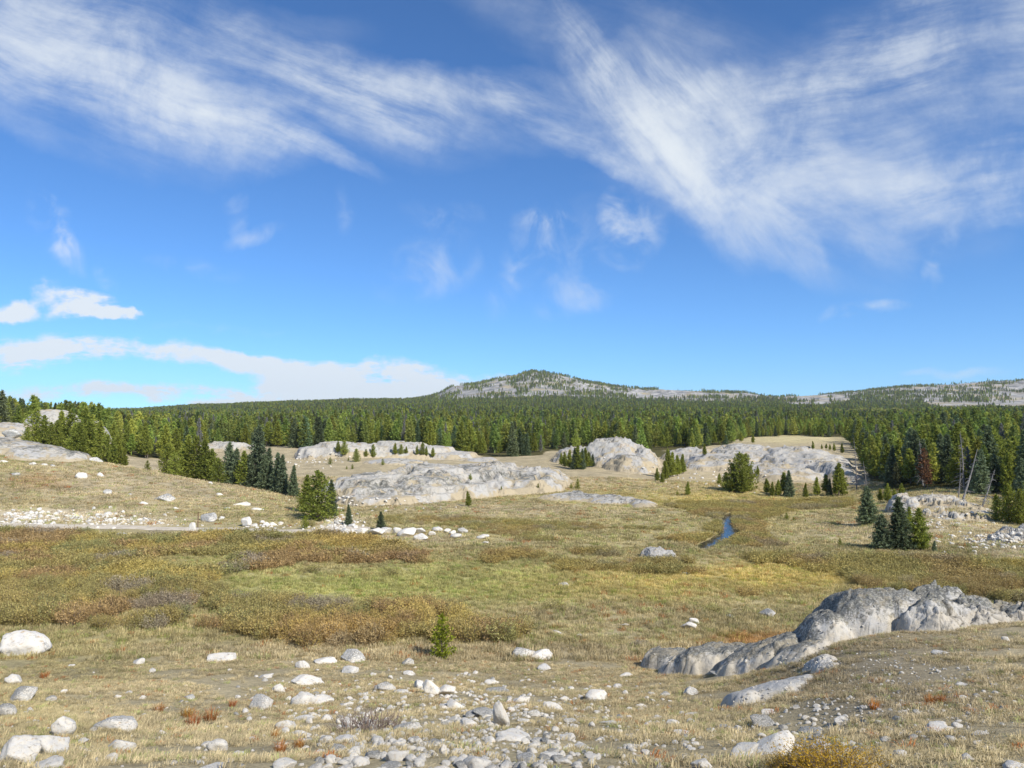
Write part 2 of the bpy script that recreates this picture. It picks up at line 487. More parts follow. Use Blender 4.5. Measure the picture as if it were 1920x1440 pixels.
def mat_ground():
    m, k = new_mat("meadow_soil_and_grass")
    at = k.add('ShaderNodeAttribute', attribute_name='ground').outputs['Color']
    ob = k.add('ShaderNodeTexCoord').outputs['Object']
    n1 = k.noise(ob, 6.0, 5, 0.65)
    n2 = k.noise(ob, 0.9, 5, 0.6)
    n3 = k.noise(ob, 28.0, 3, 0.7)
    v = k.math('ADD', k.math('MULTIPLY', n1, 0.75), k.math('ADD', k.math('MULTIPLY', n2, 0.5), k.math('MULTIPLY', n3, 0.6)))
    v = k.ramp(v, (0.60, 1.25, 0.52, 1.28))
    c = k.vmath('SCALE', at, scale=v)
    straw = k.ramp(k.noise(ob, 14.0, 4, 0.7), (0.58, 0.70))
    c = k.mix(k.math('MULTIPLY', straw, 0.45), c, (0.50, 0.41, 0.22))
    dk = k.ramp(k.noise(ob, 2.7, 6, 0.75), (0.60, 0.70))
    c = k.mix(k.math('MULTIPLY', dk, 0.45), c, (0.12, 0.105, 0.05))
    principled(k, c, 0.95, k.math('ADD', n1, n3), 0.7, 0.08, 0.1)
    return m


def mat_mountain():
    m, k = new_mat("mountain_granite_and_grass")
    ob = k.add('ShaderNodeTexCoord').outputs['Object']
    gm = k.add('ShaderNodeAttribute', attribute_name='ground').outputs['Color']
    n = k.noise(ob, 0.05, 6, 0.7)
    n2 = k.noise(ob, 0.016, 5, 0.6)
    rock = k.mix(k.ramp(n, (0.4, 0.62)), (0.17, 0.17, 0.165), (0.46, 0.44, 0.40))
    c = k.mix(k.ramp(k.math('ADD', k.math('MULTIPLY', n2, 0.8), k.math('MULTIPLY', n, 0.3)), (0.42, 0.56)), k.vmath('SCALE', gm, scale=0.8), rock)
    principled(k, c, 0.95, n, 0.8, 4.0, 0.1)
    return m


def mat_granite(name, lichen_attr=False, scale=1.0, tone=1.0, warm=0.5, soil=0.0):
    """pale granite with dark and yellow-green lichen, rust stains and cracks"""
    m, k = new_mat(name)
    tcn = k.add('ShaderNodeTexCoord')
    info = k.add('ShaderNodeObjectInfo')
    rnd = info.outputs['Random']
    off = k.add('ShaderNodeCombineXYZ', {0: k.math('MULTIPLY', rnd, 37.0), 1: k.math('MULTIPLY', rnd, 11.0), 2: k.math('MULTIPLY', rnd, 71.0)}).outputs[0]
    ob = k.vmath('ADD', k.vmath('SCALE', tcn.outputs['Object'], scale=scale), off)
    big = k.noise(ob, 1.3, 5, 0.6, 0.3)
    mid = k.noise(ob, 5.0, 6, 0.68)
    fine = k.noise(ob, 34.0, 3, 0.7)
    base = k.mix(k.ramp(big, (0.35, 0.65)), (0.61 * tone, 0.59 * tone, 0.545 * tone), (0.66 * tone, 0.61 * tone, 0.51 * tone))
    base = k.mix(k.math('MULTIPLY', k.ramp(rnd, (0.0, 1.0)), 0.4), base, (0.44 * tone, 0.44 * tone, 0.43 * tone))
    rust = k.math('MULTIPLY', k.ramp(k.noise(ob, 2.2, 4, 0.6), (0.56, 0.72)), warm)
    base = k.mix(rust, base, (0.52, 0.37, 0.20))
    base = k.mix(k.math('MULTIPLY', k.ramp(fine, (0.50, 0.72)), 0.40), base, (0.22, 0.215, 0.20))
    if lichen_attr:
        li = k.add('ShaderNodeAttribute', attribute_name='lichen').outputs['Fac']
    else:
        nz = k.add('ShaderNodeSeparateXYZ', {0: k.add('ShaderNodeNewGeometry').outputs['Normal']}).outputs[2]
        li = k.math('ADD', k.math('MULTIPLY', nz, 0.22), k.math('MULTIPLY', k.ramp(rnd, (0.55, 1.0)), 0.35))
    lm = k.ramp(k.math('ADD', k.math('ADD', k.math('MULTIPLY', mid, 0.9), k.math('MULTIPLY', fine, 0.35)), k.math('MULTIPLY', li, 0.55)), (0.80, 0.98))
    dark = k.mix(k.ramp(k.noise(ob, 9.0, 4, 0.6), (0.45, 0.62)), (0.085, 0.088, 0.08), (0.27, 0.265, 0.235))
    c = k.mix(k.math('MULTIPLY', lm, 0.86), base, dark)
    yl = k.math('MULTIPLY', k.ramp(k.noise(ob, 7.0, 5, 0.7), (0.60, 0.68)), k.ramp(li, (0.1, 0.6, 0.0, 0.65)))
    c = k.mix(yl, c, (0.34, 0.34, 0.13))
    # irregular cracks
    wv = k.vmath('ADD', ob, k.vmath('SCALE', k.noise(ob, 2.0, 4, 0.6, col=True), scale=0.9))
    vo = k.add('ShaderNodeTexVoronoi', {'Vector': wv, 'Scale': 0.9}, feature='DISTANCE_TO_EDGE')
    ck = k.ramp(vo.outputs[0], (0.0, 0.022, 1.0, 0.0))
    gate = k.ramp(k.noise(ob, 0.8, 2, 0.5), (0.48, 0.6))
    ck = k.math('MULTIPLY', ck, gate)
    if lichen_attr:
        ck = k.math('MAXIMUM', k.math('MULTIPLY', ck, 0.6), k.add('ShaderNodeAttribute', attribute_name='crack').outputs['Fac'])
        gz = k.add('ShaderNodeSeparateXYZ', {0: k.add('ShaderNodeNewGeometry').outputs['Normal']}).outputs[2]
        pocket = k.math('MULTIPLY', k.ramp(k.noise(ob, 1.7, 5, 0.65), (0.54, 0.64)), k.ramp(gz, (0.62, 0.86)))
        rim = k.ramp(k.math('ADD', k.add('ShaderNodeAttribute', attribute_name='soil').outputs['Fac'], k.math('MULTIPLY', k.math('SUBTRACT', mid, 0.5), 0.9)), (0.55, 0.80))
        c = k.mix(k.math('MULTIPLY', k.math('MAXIMUM', pocket, rim), soil), c, tuple(C_HILL * .92))
    c = k.mix(k.math('MULTIPLY', ck, 0.7), c, (0.07, 0.065, 0.05))
    h = k.math('ADD', k.math('MULTIPLY', mid, 0.8), k.math('MULTIPLY', fine, 0.25))
    h = k.math('SUBTRACT', h, k.math('MULTIPLY', ck, 0.5))
    principled(k, c, 0.92, h, 0.75, 0.09 / scale, 0.15)
    return m


def mat_leaf(name, base, var=0.35, trans=0.28, warm=(0.0, 0.0, 0.0), tinted=False):
    """foliage: colour per thing, plus a lighter and darker variation inside the crown"""
    m, k = new_mat(name)
    info = k.add('ShaderNodeObjectInfo')
    rnd = info.outputs['Random']
    ge = k.add('ShaderNodeNewGeometry')
    isl = ge.outputs['Random Per Island']
    if tinted:
        at = k.add('ShaderNodeAttribute', attribute_name='tint', attribute_type='INSTANCER').outputs['Color']
        c = k.vmath('ADD', at, info.outputs['Color'])
    else:
        c = k.mix(rnd, (*base, 1), tuple(base[i] + warm[i] for i in range(3)))
    v = k.math('ADD', k.math('MULTIPLY', isl, 2 * var), 1 - var)
    if not tinted:
        v = k.math('MULTIPLY', v, k.math('ADD', k.math('MULTIPLY', k.math('FRACT', k.math('MULTIPLY', rnd, 7.13)), 0.5), 0.75))
    c = k.vmath('SCALE', c, scale=v)
    d = k.add('ShaderNodeBsdfDiffuse', {0: c})
    t = k.add('ShaderNodeBsdfTranslucent', {0: k.vmath('MULTIPLY', c, (1.1, 1.08, 0.82))})
    mx = k.add('ShaderNodeMixShader', {0: trans, 1: d.outputs[0], 2: t.outputs[0]})
    k.add('ShaderNodeOutputMaterial', {0: mx.outputs[0]})
    return m


def mat_simple(name, a, b, scale=6.0, rough=0.9, stretch=None):
    m, k = new_mat(name)
    ob = k.add('ShaderNodeTexCoord').outputs['Object']
    if stretch:
        ob = k.vmath('MULTIPLY', ob, stretch)
    n = k.noise(ob, scale, 5, 0.65)
    principled(k, k.mix(k.ramp(n, (0.35, 0.65)), a, b), rough, n, 0.5, 0.02, 0.15)
    return m


def mat_water():
    m, k = new_mat("stream_water")
    ob = k.add('ShaderNodeTexCoord').outputs['Object']
    n = k.noise(k.vmath('MULTIPLY', ob, (3.0, 1.2, 1.0)), 1.6, 3, 0.5)
    b = principled(k, (0.012, 0.018, 0.022), 0.10, n, 0.3, 0.06, 0.14)
    b.inputs['IOR'].default_value = 1.33
    return m


M_GROUND = mat_ground(); M_MOUNT = mat_mountain()
M_OUT = mat_granite("granite_outcrop", True, 0.30, 0.74, 0.45, 0.9)
M_FGROCK = mat_granite("granite_lichen_foreground", True, 2.0, 0.85, 0.3, 0.35)
M_BOULDER = mat_granite("granite_boulder", False, 2.2, 1.14, 0.8)
M_DARKB = mat_granite("granite_block_dark_lichen", False, 3.0, 0.6, 0.3)
M_PINE = mat_leaf("pine_needles", (0.23, 0.265, 0.055), 0.35, 0.35, (0.05, 0.035, 0.004))
M_SPRUCE = mat_leaf("spruce_needles", (0.145, 0.18, 0.095), 0.35, 0.3, (0.02, 0.025, 0.025))
M_YOUNG = mat_leaf("young_pine_needles", (0.20, 0.235, 0.03), 0.35, 0.35, (0.02, 0.01, 0.0))
M_DEADN = mat_leaf("dead_needles", (0.17, 0.085, 0.045), 0.35, 0.15)
M_FOREST = mat_leaf("forest_needles", (0, 0, 0), 0.32, 0.32, tinted=True)
M_WILLOW = mat_leaf("willow_leaves", (0, 0, 0), 0.45, 0.30, tinted=True)
M_GRASS = mat_leaf("grass_blades", (0, 0, 0), 0.35, 0.30, tinted=True)
M_BARK = mat_simple("bark", (0.09, 0.07, 0.055), (0.19, 0.16, 0.13), 5.0, stretch=(1, 1, 0.25))
M_SNAG = mat_simple("weathered_dead_wood", (0.15, 0.14, 0.135), (0.27, 0.255, 0.245), 5.0, stretch=(1, 1, 0.2))
M_TWIG = mat_simple("willow_twigs", (0.13, 0.095, 0.075), (0.24, 0.19, 0.16), 9.0)
M_ROAD = mat_simple("pale_dirt_road", (0.44, 0.385, 0.30), (0.56, 0.50, 0.40), 1.3)
M_POST = mat_simple("rusty_post", (0.12, 0.07, 0.045), (0.2, 0.12, 0.08), 8.0)
M_WATER = mat_water()


# ------------------------------------------------------------------ object helpers
def mesh_obj(name, verts, faces, mat=None, parent=None, smooth=False, kind=None):
    me = bpy.data.meshes.new(name)
    verts = np.asarray(verts, np.float32)
    if isinstance(faces, np.ndarray):
        n, c = faces.shape
        me.vertices.add(len(verts)); me.vertices.foreach_set('co', verts.ravel())
        me.loops.add(n * c); me.loops.foreach_set('vertex_index', faces.astype(np.int32).ravel())
        me.polygons.add(n)
        me.polygons.foreach_set('loop_start', np.arange(0, n * c, c, dtype=np.int32))
        if smooth:
            me.polygons.foreach_set('use_smooth', np.ones(n, bool))
        me.update(calc_edges=True)
    else:
        me.from_pydata([tuple(map(float, v)) for v in verts], [], faces)
        if smooth:
            me.polygons.foreach_set('use_smooth', np.ones(len(me.polygons), bool))
    if mat:
        me.materials.append(mat)
    o = bpy.data.objects.new(name, me)
    if parent is not False:
        COL.objects.link(o)
        if parent is not None:
            o.parent = parent
    if kind:
        o['kind'] = kind
    return o


def point_attr(o, name, data, typ):
    a = o.data.attributes.new(name, typ, 'POINT')
    key = {'FLOAT': 'value', 'INT': 'value', 'FLOAT_VECTOR': 'vector', 'FLOAT_COLOR': 'color'}[typ]
    a.data.foreach_set(key, np.ascontiguousarray(data).ravel())


def tag(o, label, cat, group=None):
    o['label'] = label
    o['category'] = cat
    if group:
        o['group'] = group
    return o


def grid_faces(nu, nv, keep=None):
    i = np.arange(nu - 1)[:, None] * nv + np.arange(nv - 1)[None, :]
    f = np.stack([i, i + nv, i + nv + 1, i + 1], -1).reshape(-1, 4)
    return f if keep is None else f[keep.ravel()]


# ------------------------------------------------------------------ ground, forested hills, mountain
us = np.concatenate([np.linspace(-1.33, -0.73, 50)[:-1], np.linspace(-0.73, 0.73, 640), np.linspace(0.73, 1.33, 50)[1:]])


def sheet(name, ys, mat):
    X = us[:, None] * ys[None, :]
    Y = np.broadcast_to(ys[None, :], X.shape)
    Z = terrain(X.ravel(), Y.ravel()).reshape(X.shape)
    f = grid_faces(len(us), len(ys))
    o = mesh_obj(name, np.stack([X, Y, Z], -1).reshape(-1, 3), f, mat, None, True, 'structure')
    c = ground_colour(X.ravel(), Y.ravel(), Z.ravel())
    point_attr(o, 'ground', np.concatenate([np.clip(c, 0, 1), np.ones((len(c), 1))], 1).astype(np.float32), 'FLOAT_COLOR')
    return o


ys1 = np.concatenate([np.geomspace(2.5, 30, 150)[:-1], np.geomspace(30, 125, 260)[:-1], np.geomspace(125, 230, 90)])
ys2 = np.geomspace(230, 1120, 130)
ys3 = np.concatenate([np.geomspace(1120, 2300, 190)[:-1], np.geomspace(2300, 5900, 24)])
sheet("ground", ys1, M_GROUND)
sheet("hills", ys2, M_GROUND)
sheet("mountain", ys3, M_MOUNT)
# the slope carries on under and behind the camera
gx, gy = np.meshgrid(np.linspace(-60, 60, 61), np.linspace(-60, 3.2, 40), indexing='ij')
gz = 6.70 + 0.10 * fbm(gx / 5, gy / 5, 3, 3) + 0.012 * np.maximum(-gy, 0)
side = sstep(3.0, 9.0, np.abs(gx))
gz = gz - 0.06 - 0.0 * side
o = mesh_obj("hillside", np.stack([gx, gy, gz], -1).reshape(-1, 3), grid_faces(61, 40), M_GROUND, None, True, 'structure')
point_attr(o, 'ground', np.tile(np.append(C_TAN, 1).astype(np.float32), (gx.size, 1)), 'FLOAT_COLOR')

# ------------------------------------------------------------------ granite outcrops
OUTS = []


def facet(x, y, seed):
    """broken-block relief: every cell is a tilted plane"""
    xi = np.floor(x).astype(int); yi = np.floor(y).astype(int)
    best = np.full(x.shape, 9.0); second = np.full(x.shape, 9.0); val = np.zeros(x.shape)
    for a in (-1, 0, 1):
        for b in (-1, 0, 1):
            ci, cj = xi + a, yi + b
            h = lambda k: _val[_perm[(_perm[(ci + 91 * k + seed * 57) & 4095] + cj) & 4095]]
            fx, fy = ci + .1 + .8 * h(1), cj + .1 + .8 * h(2)
            d = np.hypot(x - fx, y - fy)
            v = (h(3) - .5) + (h(4) - .5) * 1.1 * (x - fx) + (h(5) - .5) * 1.1 * (y - fy)
            nb = d < best
            second = np.where(nb, best, np.minimum(second, d))
            val = np.where(nb, v, val); best = np.minimum(best, d)
    return val, second - best


def outcrop(label, lumps, mat=M_OUT, res=0.35, rough=0.35, lich=0.35, edge=2.6, seed=0, cat="rock", name="granite_outcrop", step=0.0, group=None, fct=0.38, blk=1.0, grooves=(), strata=0.35, lnz=0.8, low=0.88):
    """lumps: photo column, distance, half width in pixels, half depth in metres, photo row of the top"""
    cs = []
    for px, Y, hw, hd, top, *pw in lumps:
        u, t = ray(px, top)
        x = float(u) * Y
        ztop = CAMZ + float(t) * Y
        h = ztop - float(terrain(np.array([x]), np.array([Y]))[0])
        if mat is M_OUT:
            h *= low
        cs.append((x, Y, hw / F * Y, hd, max(h, 0.15), pw[0] if pw else 0.95))
    x0 = min(c[0] - c[2] for c in cs) - 1.0; x1 = max(c[0] + c[2] for c in cs) + 1.0
    y0 = min(c[1] - c[3] for c in cs) - 1.0; y1 = max(c[1] + c[3] for c in cs) + 1.0
    nx = int(np.clip((x1 - x0) / res, 20, 420)); ny = int(np.clip((y1 - y0) / res, 20, 260))
    X, Y = np.meshgrid(np.linspace(x0, x1, nx), np.linspace(y0, y1, ny), indexing='ij')
    sc = max(np.mean([c[2] for c in cs]), .6)
    wx = X + 0.55 * sc * fbm(X / (0.9 * sc), Y / (0.9 * sc), 4, seed + 3); wy = Y + 0.45 * sc * fbm(X / (0.9 * sc), Y / (0.9 * sc), 4, seed + 23)
    h = np.full(X.shape, -9.0); rel = np.zeros(X.shape)
    for cx, cy, a, b, hh, pw in cs:
        r = np.hypot((wx - cx) / a, (wy - cy) / b)
        hl = hh * np.where(r < 1, (1 - np.clip(r, 0, 1) ** edge) ** pw, -(r - 1) * 1.5)
        h = np.where(hl > h, hl, h)
        rel = np.maximum(rel, hl / max(hh, .3))
    hm = max(c[4] for c in cs)
    amp = rough * min(hm, 2.5)
    nz = amp * (0.7 * fbm(X / (0.8 * sc), Y / (0.8 * sc), 4, seed + 7, 0.45, True) + 0.3 * fbm(X / (0.2 * sc), Y / (0.35 * sc), 4, seed + 13, 0.55))
    f1, e1 = facet((wx * .96 + wy * .28) / (0.42 * sc * blk), (wy * .96 - wx * .28) / (0.26 * sc * blk), seed)
    f2, e2 = facet((wx * .8 + wy * .6) / (0.13 * sc * blk), (wy * .8 - wx * .6) / (0.10 * sc * blk), seed + 3)
    if strata:
        nz = nz + amp * strata * fbm((X * .86 + Y * .5) / (0.11 * sc), (Y * .86 - X * .5) / (0.9 * sc), 3, seed + 41, .6, True)
    h = h + (nz + amp * fct * (1.0 * f1 + 0.5 * f2)) * sstep(-0.1, 0.4, rel)
    crack = np.maximum(sstep(.07, .0, e1) * sstep(.0, .25, fbm(X / sc, Y / sc, 2, seed + 31) + .12), .5 * sstep(.08, .0, e2))
    h = h - amp * .35 * fct * crack * (rel > .05)
    for gpts, gw, gd in grooves:
        gd_ = np.full(X.shape, 99.0)
        for (ax, ay), (bx, by) in zip(gpts[:-1], gpts[1:]):
            ex, ey = bx - ax, by - ay
            tt_ = np.clip(((X - ax) * ex + (Y - ay) * ey) / (ex * ex + ey * ey), 0, 1)
            gd_ = np.minimum(gd_, np.hypot(X - ax - tt_ * ex, Y - ay - tt_ * ey) + .35 * gw * fbm(X / gw / 2, Y / gw / 2, 2, 5))
        h = h - gd * np.exp(-(gd_ / gw) ** 2)
        crack = np.maximum(crack, np.exp(-(gd_ / (gw * .8)) ** 2))
    if step:
        q = (h + 0.6 * step * fbm(X / sc, Y / sc, 2, seed + 5)) / step
        fr = q - np.floor(q)
        h = h * 0.35 + 0.65 * (np.floor(q) + sstep(0.62, 1.0, fr)) * step
    g = terrain(X.ravel(), Y.ravel()).reshape(X.shape)
    Z = g + np.maximum(h, -0.45)
    vis = h > -0.30
    keep = vis[:-1, :-1] | vis[1:, :-1] | vis[:-1, 1:] | vis[1:, 1:]
    o = mesh_obj(name, np.stack([X, Y, Z], -1).reshape(-1, 3), grid_faces(nx, ny, keep), mat, None, True)
    me = o.data
    point_attr(o, 'crack', np.clip(crack, 0, 1).astype(np.float32), 'FLOAT')
    so = 1.15 - np.clip(h / (0.55 * hm), 0, 1.2) + 2.6 * fbm(X / (0.5 * sc), Y / (0.28 * sc), 4, seed + 51)
    point_attr(o, 'soil', np.clip(so, 0, 1).astype(np.float32), 'FLOAT')
    li = lich * (0.15 + 0.95 * np.clip(rel, 0, 1) ** 2) + lnz * fbm(X / (0.6 * sc), Y / (0.6 * sc), 4, seed + 17)
    point_attr(o, 'lichen', np.clip(li, 0, 1).astype(np.float32), 'FLOAT')
    # drop loose vertices
    import bmesh
    bm = bmesh.new(); bm.from_mesh(me)
    bmesh.ops.delete(bm, geom=[v for v in bm.verts if not v.link_faces], context='VERTS')
    bm.to_mesh(me); bm.free()
    ctr = Vector((float(np.mean([c[0] for c in cs])), float(np.mean([c[1] for c in cs])), 0))
    ctr.z = float(terrain(np.array([ctr.x]), np.array([ctr.y]))[0])
    from mathutils import Matrix
    me.transform(Matrix.Translation(-ctr)); o.location = ctr
    tag(o, label, cat, group)
    OUTS.append((x0, x1, y0, y1, np.where(h > 0.0, Z, -99.0)))
    return o


def ground_all(x, y):
    z = terrain(x, y)
    for x0, x1, y0, y1, Z in OUTS:
        m = (x > x0) & (x < x1) & (y > y0) & (y < y1)
        if np.any(m):
            i = np.clip(((x[m] - x0) / (x1 - x0) * (Z.shape[0] - 1) + .5).astype(int), 0, Z.shape[0] - 1)
            j = np.clip(((y[m] - y0) / (y1 - y0) * (Z.shape[1] - 1) + .5).astype(int), 0, Z.shape[1] - 1)
            z[m] = np.maximum(z[m], Z[i, j])
    return z


_YM = np.concatenate([np.geomspace(4, 120, 900), np.geomspace(120, 600, 700)[1:]])


def hit(px, py):
    """where the sight line through a photo pixel meets the ground or a rock"""
    u, t = ray(px, py)
    x = float(u) * _YM
    g = ground_all(x, _YM)
    r = CAMZ + float(t) * _YM
    k = np.where(g >= r)[0]
    i = k[0] if len(k) else len(_YM) - 1
    return float(x[i]), float(_YM[i]), float(g[i])


def ground_at(x, y):
    return float(ground_all(np.array([x], float), np.array([y], float))[0])


outcrop("low lichen-covered granite whaleback with dark crevices on the stony knoll",
        [(1345, 26.9, 110, 1.2, 1208, .6), (1258, 28.6, 52, 1.0, 1216, .6), (1440, 24.9, 100, 1.3, 1200, .7), (1500, 23.4, 60, 1.3, 1206), (1585, 25.6, 85, 2.2, 1113, .7), (1530, 24.8, 60, 1.7, 1150), (1650, 25.6, 80, 2.4, 1110, .8)],
        M_FGROCK, 0.040, 0.18, 1.0, 2.8, 1, fct=.28, blk=1.4, strata=.12, lnz=.8)
outcrop("jagged broken granite crest full of dark holes on the stony knoll",
        [(1715, 24.6, 75, 2.2, 1128), (1790, 25.0, 90, 2.0, 1130), (1870, 25.2, 90, 1.8, 1140), (1950, 25.6, 90, 1.8, 1144), (1740, 27.2, 75, 1.2, 1108, .6)],
        M_FGROCK, 0.032, 0.30, .9, 2.6, 21, fct=.45, blk=1.3, strata=.2, lnz=.9)
outcrop("pitted grey granite knob at the end of the pale slab", [(1535, 20.2, 30, .5, 1232), (1545, 19.3, 24, .4, 1256)], M_FGROCK, 0.03, 0.6, 0.6, 3.0, 2)
outcrop("smooth pale granite slab lying flush in the gravelly turf", [(1430, 18.2, 70, 1.1, 1285), (1480, 18.8, 40, .7, 1276), (1390, 17.7, 40, .6, 1296)], M_FGROCK, 0.035, 0.12, 0.1, 4.0, 3)
outcrop("long grey granite slab with a dark slanting cleft above the meadow",
        [(700, 103, 92, 10, 882), (800, 108, 120, 13, 867), (900, 115, 120, 12, 866), (1000, 118, 70, 9, 873), (725, 98, 90, 6, 912, .5), (850, 104, 80, 6, 892, .5), (985, 110, 62, 5, 890, .5)],
        res=0.2, rough=0.36, lich=0.45, seed=4, step=0.8, fct=.4,
        grooves=[([(-20.6, 97.2), (-19.0, 97.6), (-17.0, 99.5)], .28, 1.5), ([(-16.2, 100.5), (-12.0, 103.0), (-8.5, 108.0)], .35, 1.2), ([(-6.5, 103.5), (-3.0, 108.0), (0.5, 116.0)], .5, 1.6), ([(-14.0, 104.0), (-13.0, 112.0)], .5, 1.2),
                 ([(3.0, 107.0), (4.5, 116.0)], .4, 1.2), ([(-19.5, 101.0), (-15.0, 106.0)], .5, 1.0)])
outcrop("flat-topped pale granite ledge in front of the forest with small pines on it",
        [(640, 165, 85, 8, 826), (760, 170, 105, 8, 827), (850, 168, 52, 6, 843), (585, 163, 32, 5, 832)], res=0.32, rough=0.3, lich=0.2, seed=5, step=1.0, edge=4.0)
outcrop("small pale rock shelf between the two granite slabs", [(735, 146, 62, 3.0, 858)], res=0.25, seed=6, lich=0.2)
outcrop("steep fin-like granite rock behind a dense clump of young pines",
        [(1148, 150, 72, 9, 815, 1.1), (1180, 139, 52, 7, 848), (1095, 156, 62, 6, 834), (1205, 147, 30, 6, 834)], res=0.25, rough=0.4, lich=0.38, seed=7, step=0.8)
outcrop("broad sloping white granite dome with trees at its foot",
        [(1300, 168, 62, 9, 837), (1400, 166, 110, 13, 831), (1500, 156, 95, 14, 834), (1562, 140, 40, 12, 862), (1450, 142, 95, 12, 866), (1350, 152, 80, 12, 850), (1590, 124, 18, 6, 905)],
        res=0.3, rough=0.34, lich=0.34, seed=8, step=0.8, edge=2.2)
outcrop("low lichen-grey rock hump in the dry grass with two little pines behind",
        [(1080, 101, 72, 3.5, 924), (1150, 98, 60, 3.2, 928), (1205, 95, 30, 3.0, 938), (1080, 102, 20, 1.5, 917)], res=0.14, rough=0.35, lich=0.45, seed=9, edge=2.2)
outcrop("grey granite knoll carrying a perched boulder", [(15, 107, 110, 7, 822), (85, 105, 62, 6, 836), (-120, 108, 120, 8, 806), (135, 104, 30, 4, 846)], res=0.2, rough=0.3, lich=0.5, seed=10)
outcrop("orange-tinged rounded rock rising behind the pine clump", [(110, 150, 55, 8, 763), (168, 148, 36, 7, 780), (20, 142, 60, 7, 790), (60, 145, 40, 6, 795)], res=0.3, rough=0.25, lich=0.15, seed=11)
outcrop("pale rock ledge glimpsed between the spruces and the forest", [(340, 190, 26, 4, 831), (420, 190, 60, 5, 828), (470, 190, 30, 4, 835)], res=0.3, seed=12, lich=0.15)
outcrop("broken rocky bank below the dead grey trees",
        [(1692, 82, 28, 2.4, 928), (1740, 84, 55, 3.2, 930), (1790, 80, 52, 3.0, 944), (1830, 77, 40, 2.4, 962), (1760, 75, 40, 2.2, 972), (1810, 72.5, 45, 1.5, 978), (1700, 77, 30, 2, 962)],
        res=0.12, rough=0.6, lich=0.25, seed=13, step=0.5)
outcrop("dark lichened boulder outcrop at the end of the rubble bank", [(1905, 64, 36, 2.0, 990), (1945, 65, 45, 2.2, 984), (1880, 62.5, 20, 1.2, 1006)], res=0.09, rough=0.6, lich=0.65, seed=14)
outcrop("lone pale boulder hump among the willows", [(1226, 57.5, 28, 1.2, 1025), (1250, 57.2, 20, 1.0, 1032)], res=0.06, rough=0.35, lich=0.1, seed=15)
outcrop("low rock rib just in front of the forest edge", [(905, 160, 34, 3, 858)], res=0.3, seed=16)

# ------------------------------------------------------------------ dirt road and stream
rx = np.linspace(-0.95, -0.175, 160)
rv, rf = [], []
for i, u in enumerate(rx):
    px = CX + u * F
    Yc = 70.2 + 1.0 * sin(u * 9) + (2.2 * sstep(560, 700, px)) + 1.6 * sstep(100, -100, px)
    for k_, dy in enumerate((-0.85, -0.4, 0.0, 0.4, 0.85)):
        dyy = dy * (1 + .18 * float(vnoise(i * .2, k_ * 3, 5)))
        y = Yc + dyy
        rv.append((u * y, y, float(terrain(np.array([u * y]), np.array([y]))[0]) + (0.10 if abs(dy) < .7 else 0.02)))
rf = grid_faces(160, 5)
mesh_obj("dirt_road", rv, rf, M_ROAD, None, True, 'structure')

WZ = -0.10
n = len(STREAM_W)
L_ = STREAM_W[:n // 2]; R_ = STREAM_W[n // 2:][::-1]
sv, sf = [], []
for (a, b) in zip(L_, R_):
    for t in np.linspace(-0.25, 1.25, 7):
        sv.append((a[0] + (b[0] - a[0]) * t, a[1] + (b[1] - a[1]) * t, WZ))
mesh_obj("stream", sv, grid_faces(len(L_), 7), M_WATER, None, True, 'structure')

# ------------------------------------------------------------------ boulders
def ico(sub):
    import bmesh
    bm = bmesh.new()
    bmesh.ops.create_icosphere(bm, subdivisions=sub, radius=1.0)
    v = np.array([x.co[:] for x in bm.verts]); f = np.array([[w.index for w in q.verts] for q in bm.faces])
    bm.free()
    return v, f


ICO3, ICO2 = ico(4), ico(3)


def boulder_mesh(seed, cuts=11, hard=0.55, rough=0.10, lo=False):
    r = np.random.default_rng(seed)
    d, f = ICO2 if lo else ICO3
    d = d / np.linalg.norm(d, axis=1)[:, None]
    n = r.normal(size=(cuts, 3)); n /= np.linalg.norm(n, axis=1)[:, None]
    hgt = r.uniform(hard, 1.0, cuts)
    dt = d @ n.T
    rad = np.where(dt > 0.05, hgt[None, :] / np.maximum(dt, 0.05), 9.0)
    rad = np.concatenate([rad, np.full((len(d), 1), 1.08)], 1)
    k = 40.0
    rr = -np.log(np.exp(-k * rad).sum(1)) / k
    q = d * 2.2 + seed * 3.7
    nz = fbm(q[:, 0] + q[:, 2] * .7, q[:, 1] - q[:, 2] * .5, 4, seed)
    nf = fbm(q[:, 0] * 3.5 + q[:, 2] * 2.1, q[:, 1] * 3.5 - q[:, 2] * 2.7, 3, seed + 5, ridged=True)
    rr = rr * (1 + rough * 2.0 * nz + rough * 0.8 * nf)
    v = d * rr[:, None]
    v = v / np.abs(v).max(0)
    me = mesh_obj("boulder_shape", v, f, M_BOULDER, False, True).data
    return me


BROUND = [boulder_mesh(s, 11, 0.50, 0.10) for s in range(1, 8)]
BANG = [boulder_mesh(s, 9, 0.34, 0.10) for s in range(21, 29)]
BLOW = [boulder_mesh(s, 9, 0.42, 0.1, True) for s in range(41, 49)]
BDARK = []
for _m in BANG[:5]:
    _c = _m.copy(); _c.materials[0] = M_DARKB; BDARK.append(_c)
rb = random.Random(5)


